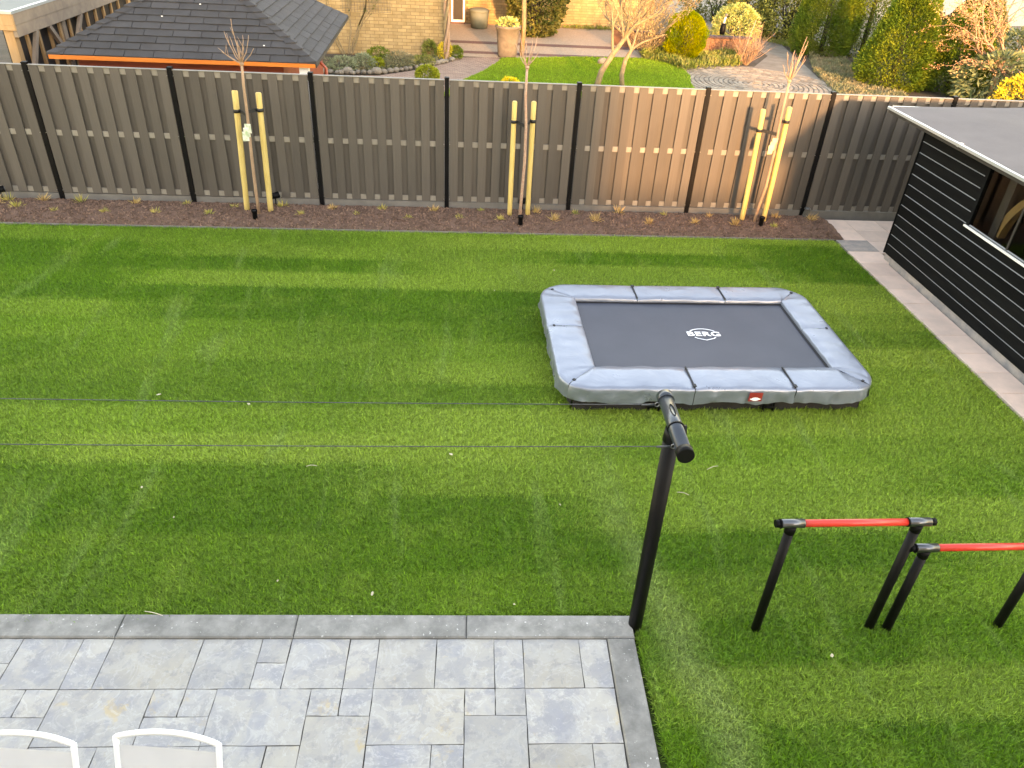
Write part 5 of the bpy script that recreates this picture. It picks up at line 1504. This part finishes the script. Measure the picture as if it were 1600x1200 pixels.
for p, L, wtxt in (((1.95, 4.62), .10, 'behind the higher exercise bar'), ((2.3, 4.95), .12, 'farther behind the higher exercise bar'), ((-1.95, 3.48), .16, 'at the kerb on the left'), ((-1.15, 5.0), .09, 'between the washing lines')):
    b = MB(); a = random.uniform(-.4, .4)
    b.tube([(L * (t - .5) * math.cos(a), L * (t - .5) * math.sin(a), .006 + .012 * math.sin(3 * t)) for t in np.linspace(0, 1, 6)], .0028, 5)
    tag(b.build('dry_stalk', MAT['dead'], None, (p[0], p[1], .0)), 'thin dry straw stalk on the lawn ' + wtxt, 'stalk', 'dry stalks on the lawn')

# ---------------------------------------------------------------- white garden chairs on the terrace
def chair(loc, rz, label):
    o = empty('garden_chair', (*loc, 0), rz); tag(o, label, 'chair', 'white garden chairs on the terrace')
    W = .235
    def bk(t):                                   # backrest curve, t 0 at the seat, 1 at the top
        return (-.09 + .09 * t + .035 * t * t, .44 + .46 * t)
    for s in (-1, 1):
        b = MB(); pts = [(s * W, *bk(t)) for t in np.linspace(0, 1, 9)]
        b.tube(pts, .0135, 10); b.build('back_post', MAT['chair_white'], o)
    y, z = bk(1)
    b = MB(); pts = [(W * u, y + .028 * (1 - u * u), z + .018 * (1 - abs(u) ** 2.4)) for u in np.linspace(-1, 1, 17)]
    rows = []
    for p in pts:
        rows.append([(p[0], p[1] - .010, p[2] - .013), (p[0], p[1] - .013, p[2] + .006), (p[0], p[1] - .005, p[2] + .011), (p[0], p[1] + .008, p[2] + .009), (p[0], p[1] + .013, p[2] + .001), (p[0], p[1] + .008, p[2] - .013)])
    vv = [v for r_ in rows for v in r_]; m = 6
    ff = [(i * m + j, i * m + (j + 1) % m, (i + 1) * m + (j + 1) % m, (i + 1) * m + j) for i in range(16) for j in range(m)] + [tuple(range(m - 1, -1, -1)), tuple(16 * m + j for j in range(m))]
    b.add(vv, ff, True); b.build('top_rail', MAT['chair_white'], o)
    b = MB(); nu, nv = 14, 12; V = []
    for j in range(nv + 1):
        t = .02 + .89 * j / nv; yy, zz = bk(t)
        for i in range(nu + 1):
            u = -1 + 2 * i / nu
            V.append(((W - .011) * u, yy - .018 * (1 - u * u) * math.sin(math.pi * t), zz + (.012 * (1 - u * u) if j == nv else 0)))
    F = [(j * (nu + 1) + i, j * (nu + 1) + i + 1, (j + 1) * (nu + 1) + i + 1, (j + 1) * (nu + 1) + i) for j in range(nv) for i in range(nu)]
    link_mesh('back_textile', mesh_np('back_textile', V, F, MAT['textile'], True), o)
    V = [((W - .011) * (-1 + 2 * i / 10), -.10 - .42 * j / 10, .43 - .018 * math.sin(math.pi * i / 10) + .012 * (j / 10)) for j in range(11) for i in range(11)]
    F = [(j * 11 + i, j * 11 + i + 1, (j + 1) * 11 + i + 1, (j + 1) * 11 + i) for j in range(10) for i in range(10)]
    link_mesh('seat_textile', mesh_np('seat_textile', V, F, MAT['textile'], True), o)
    for s in (-1, 1):
        b = MB(); b.tube([(s * W, -.09, .44), (s * W, -.53, .445)], .013, 10); b.build('seat_rail', MAT['chair_white'], o)
        b = MB(); b.tube([(s * W, -.10, .44), (s * W, .04, .0)], .013, 10); b.build('leg', MAT['chair_white'], o)
        b = MB(); b.tube([(s * W, -.50, .44), (s * W, -.52, .0)], .013, 10); b.build('leg', MAT['chair_white'], o)
        b = MB(); b.tube([(s * (W + .012), -.045, .64), (s * (W + .03), -.2, .655), (s * (W + .03), -.46, .65), (s * W, -.51, .62), (s * W, -.505, .44)], .0135, 10); b.build('armrest', MAT['chair_white'], o)
    b = MB(); b.tube([(-W, -.53, .445), (W, -.53, .445)], .013, 10); b.build('front_rail', MAT['chair_white'], o)
chair((-1.265, 1.995), -R(7), 'white garden chair with textile back, right one of two')
chair((-1.90, 2.015), -R(6), 'white garden chair with textile back, cut by the left edge')
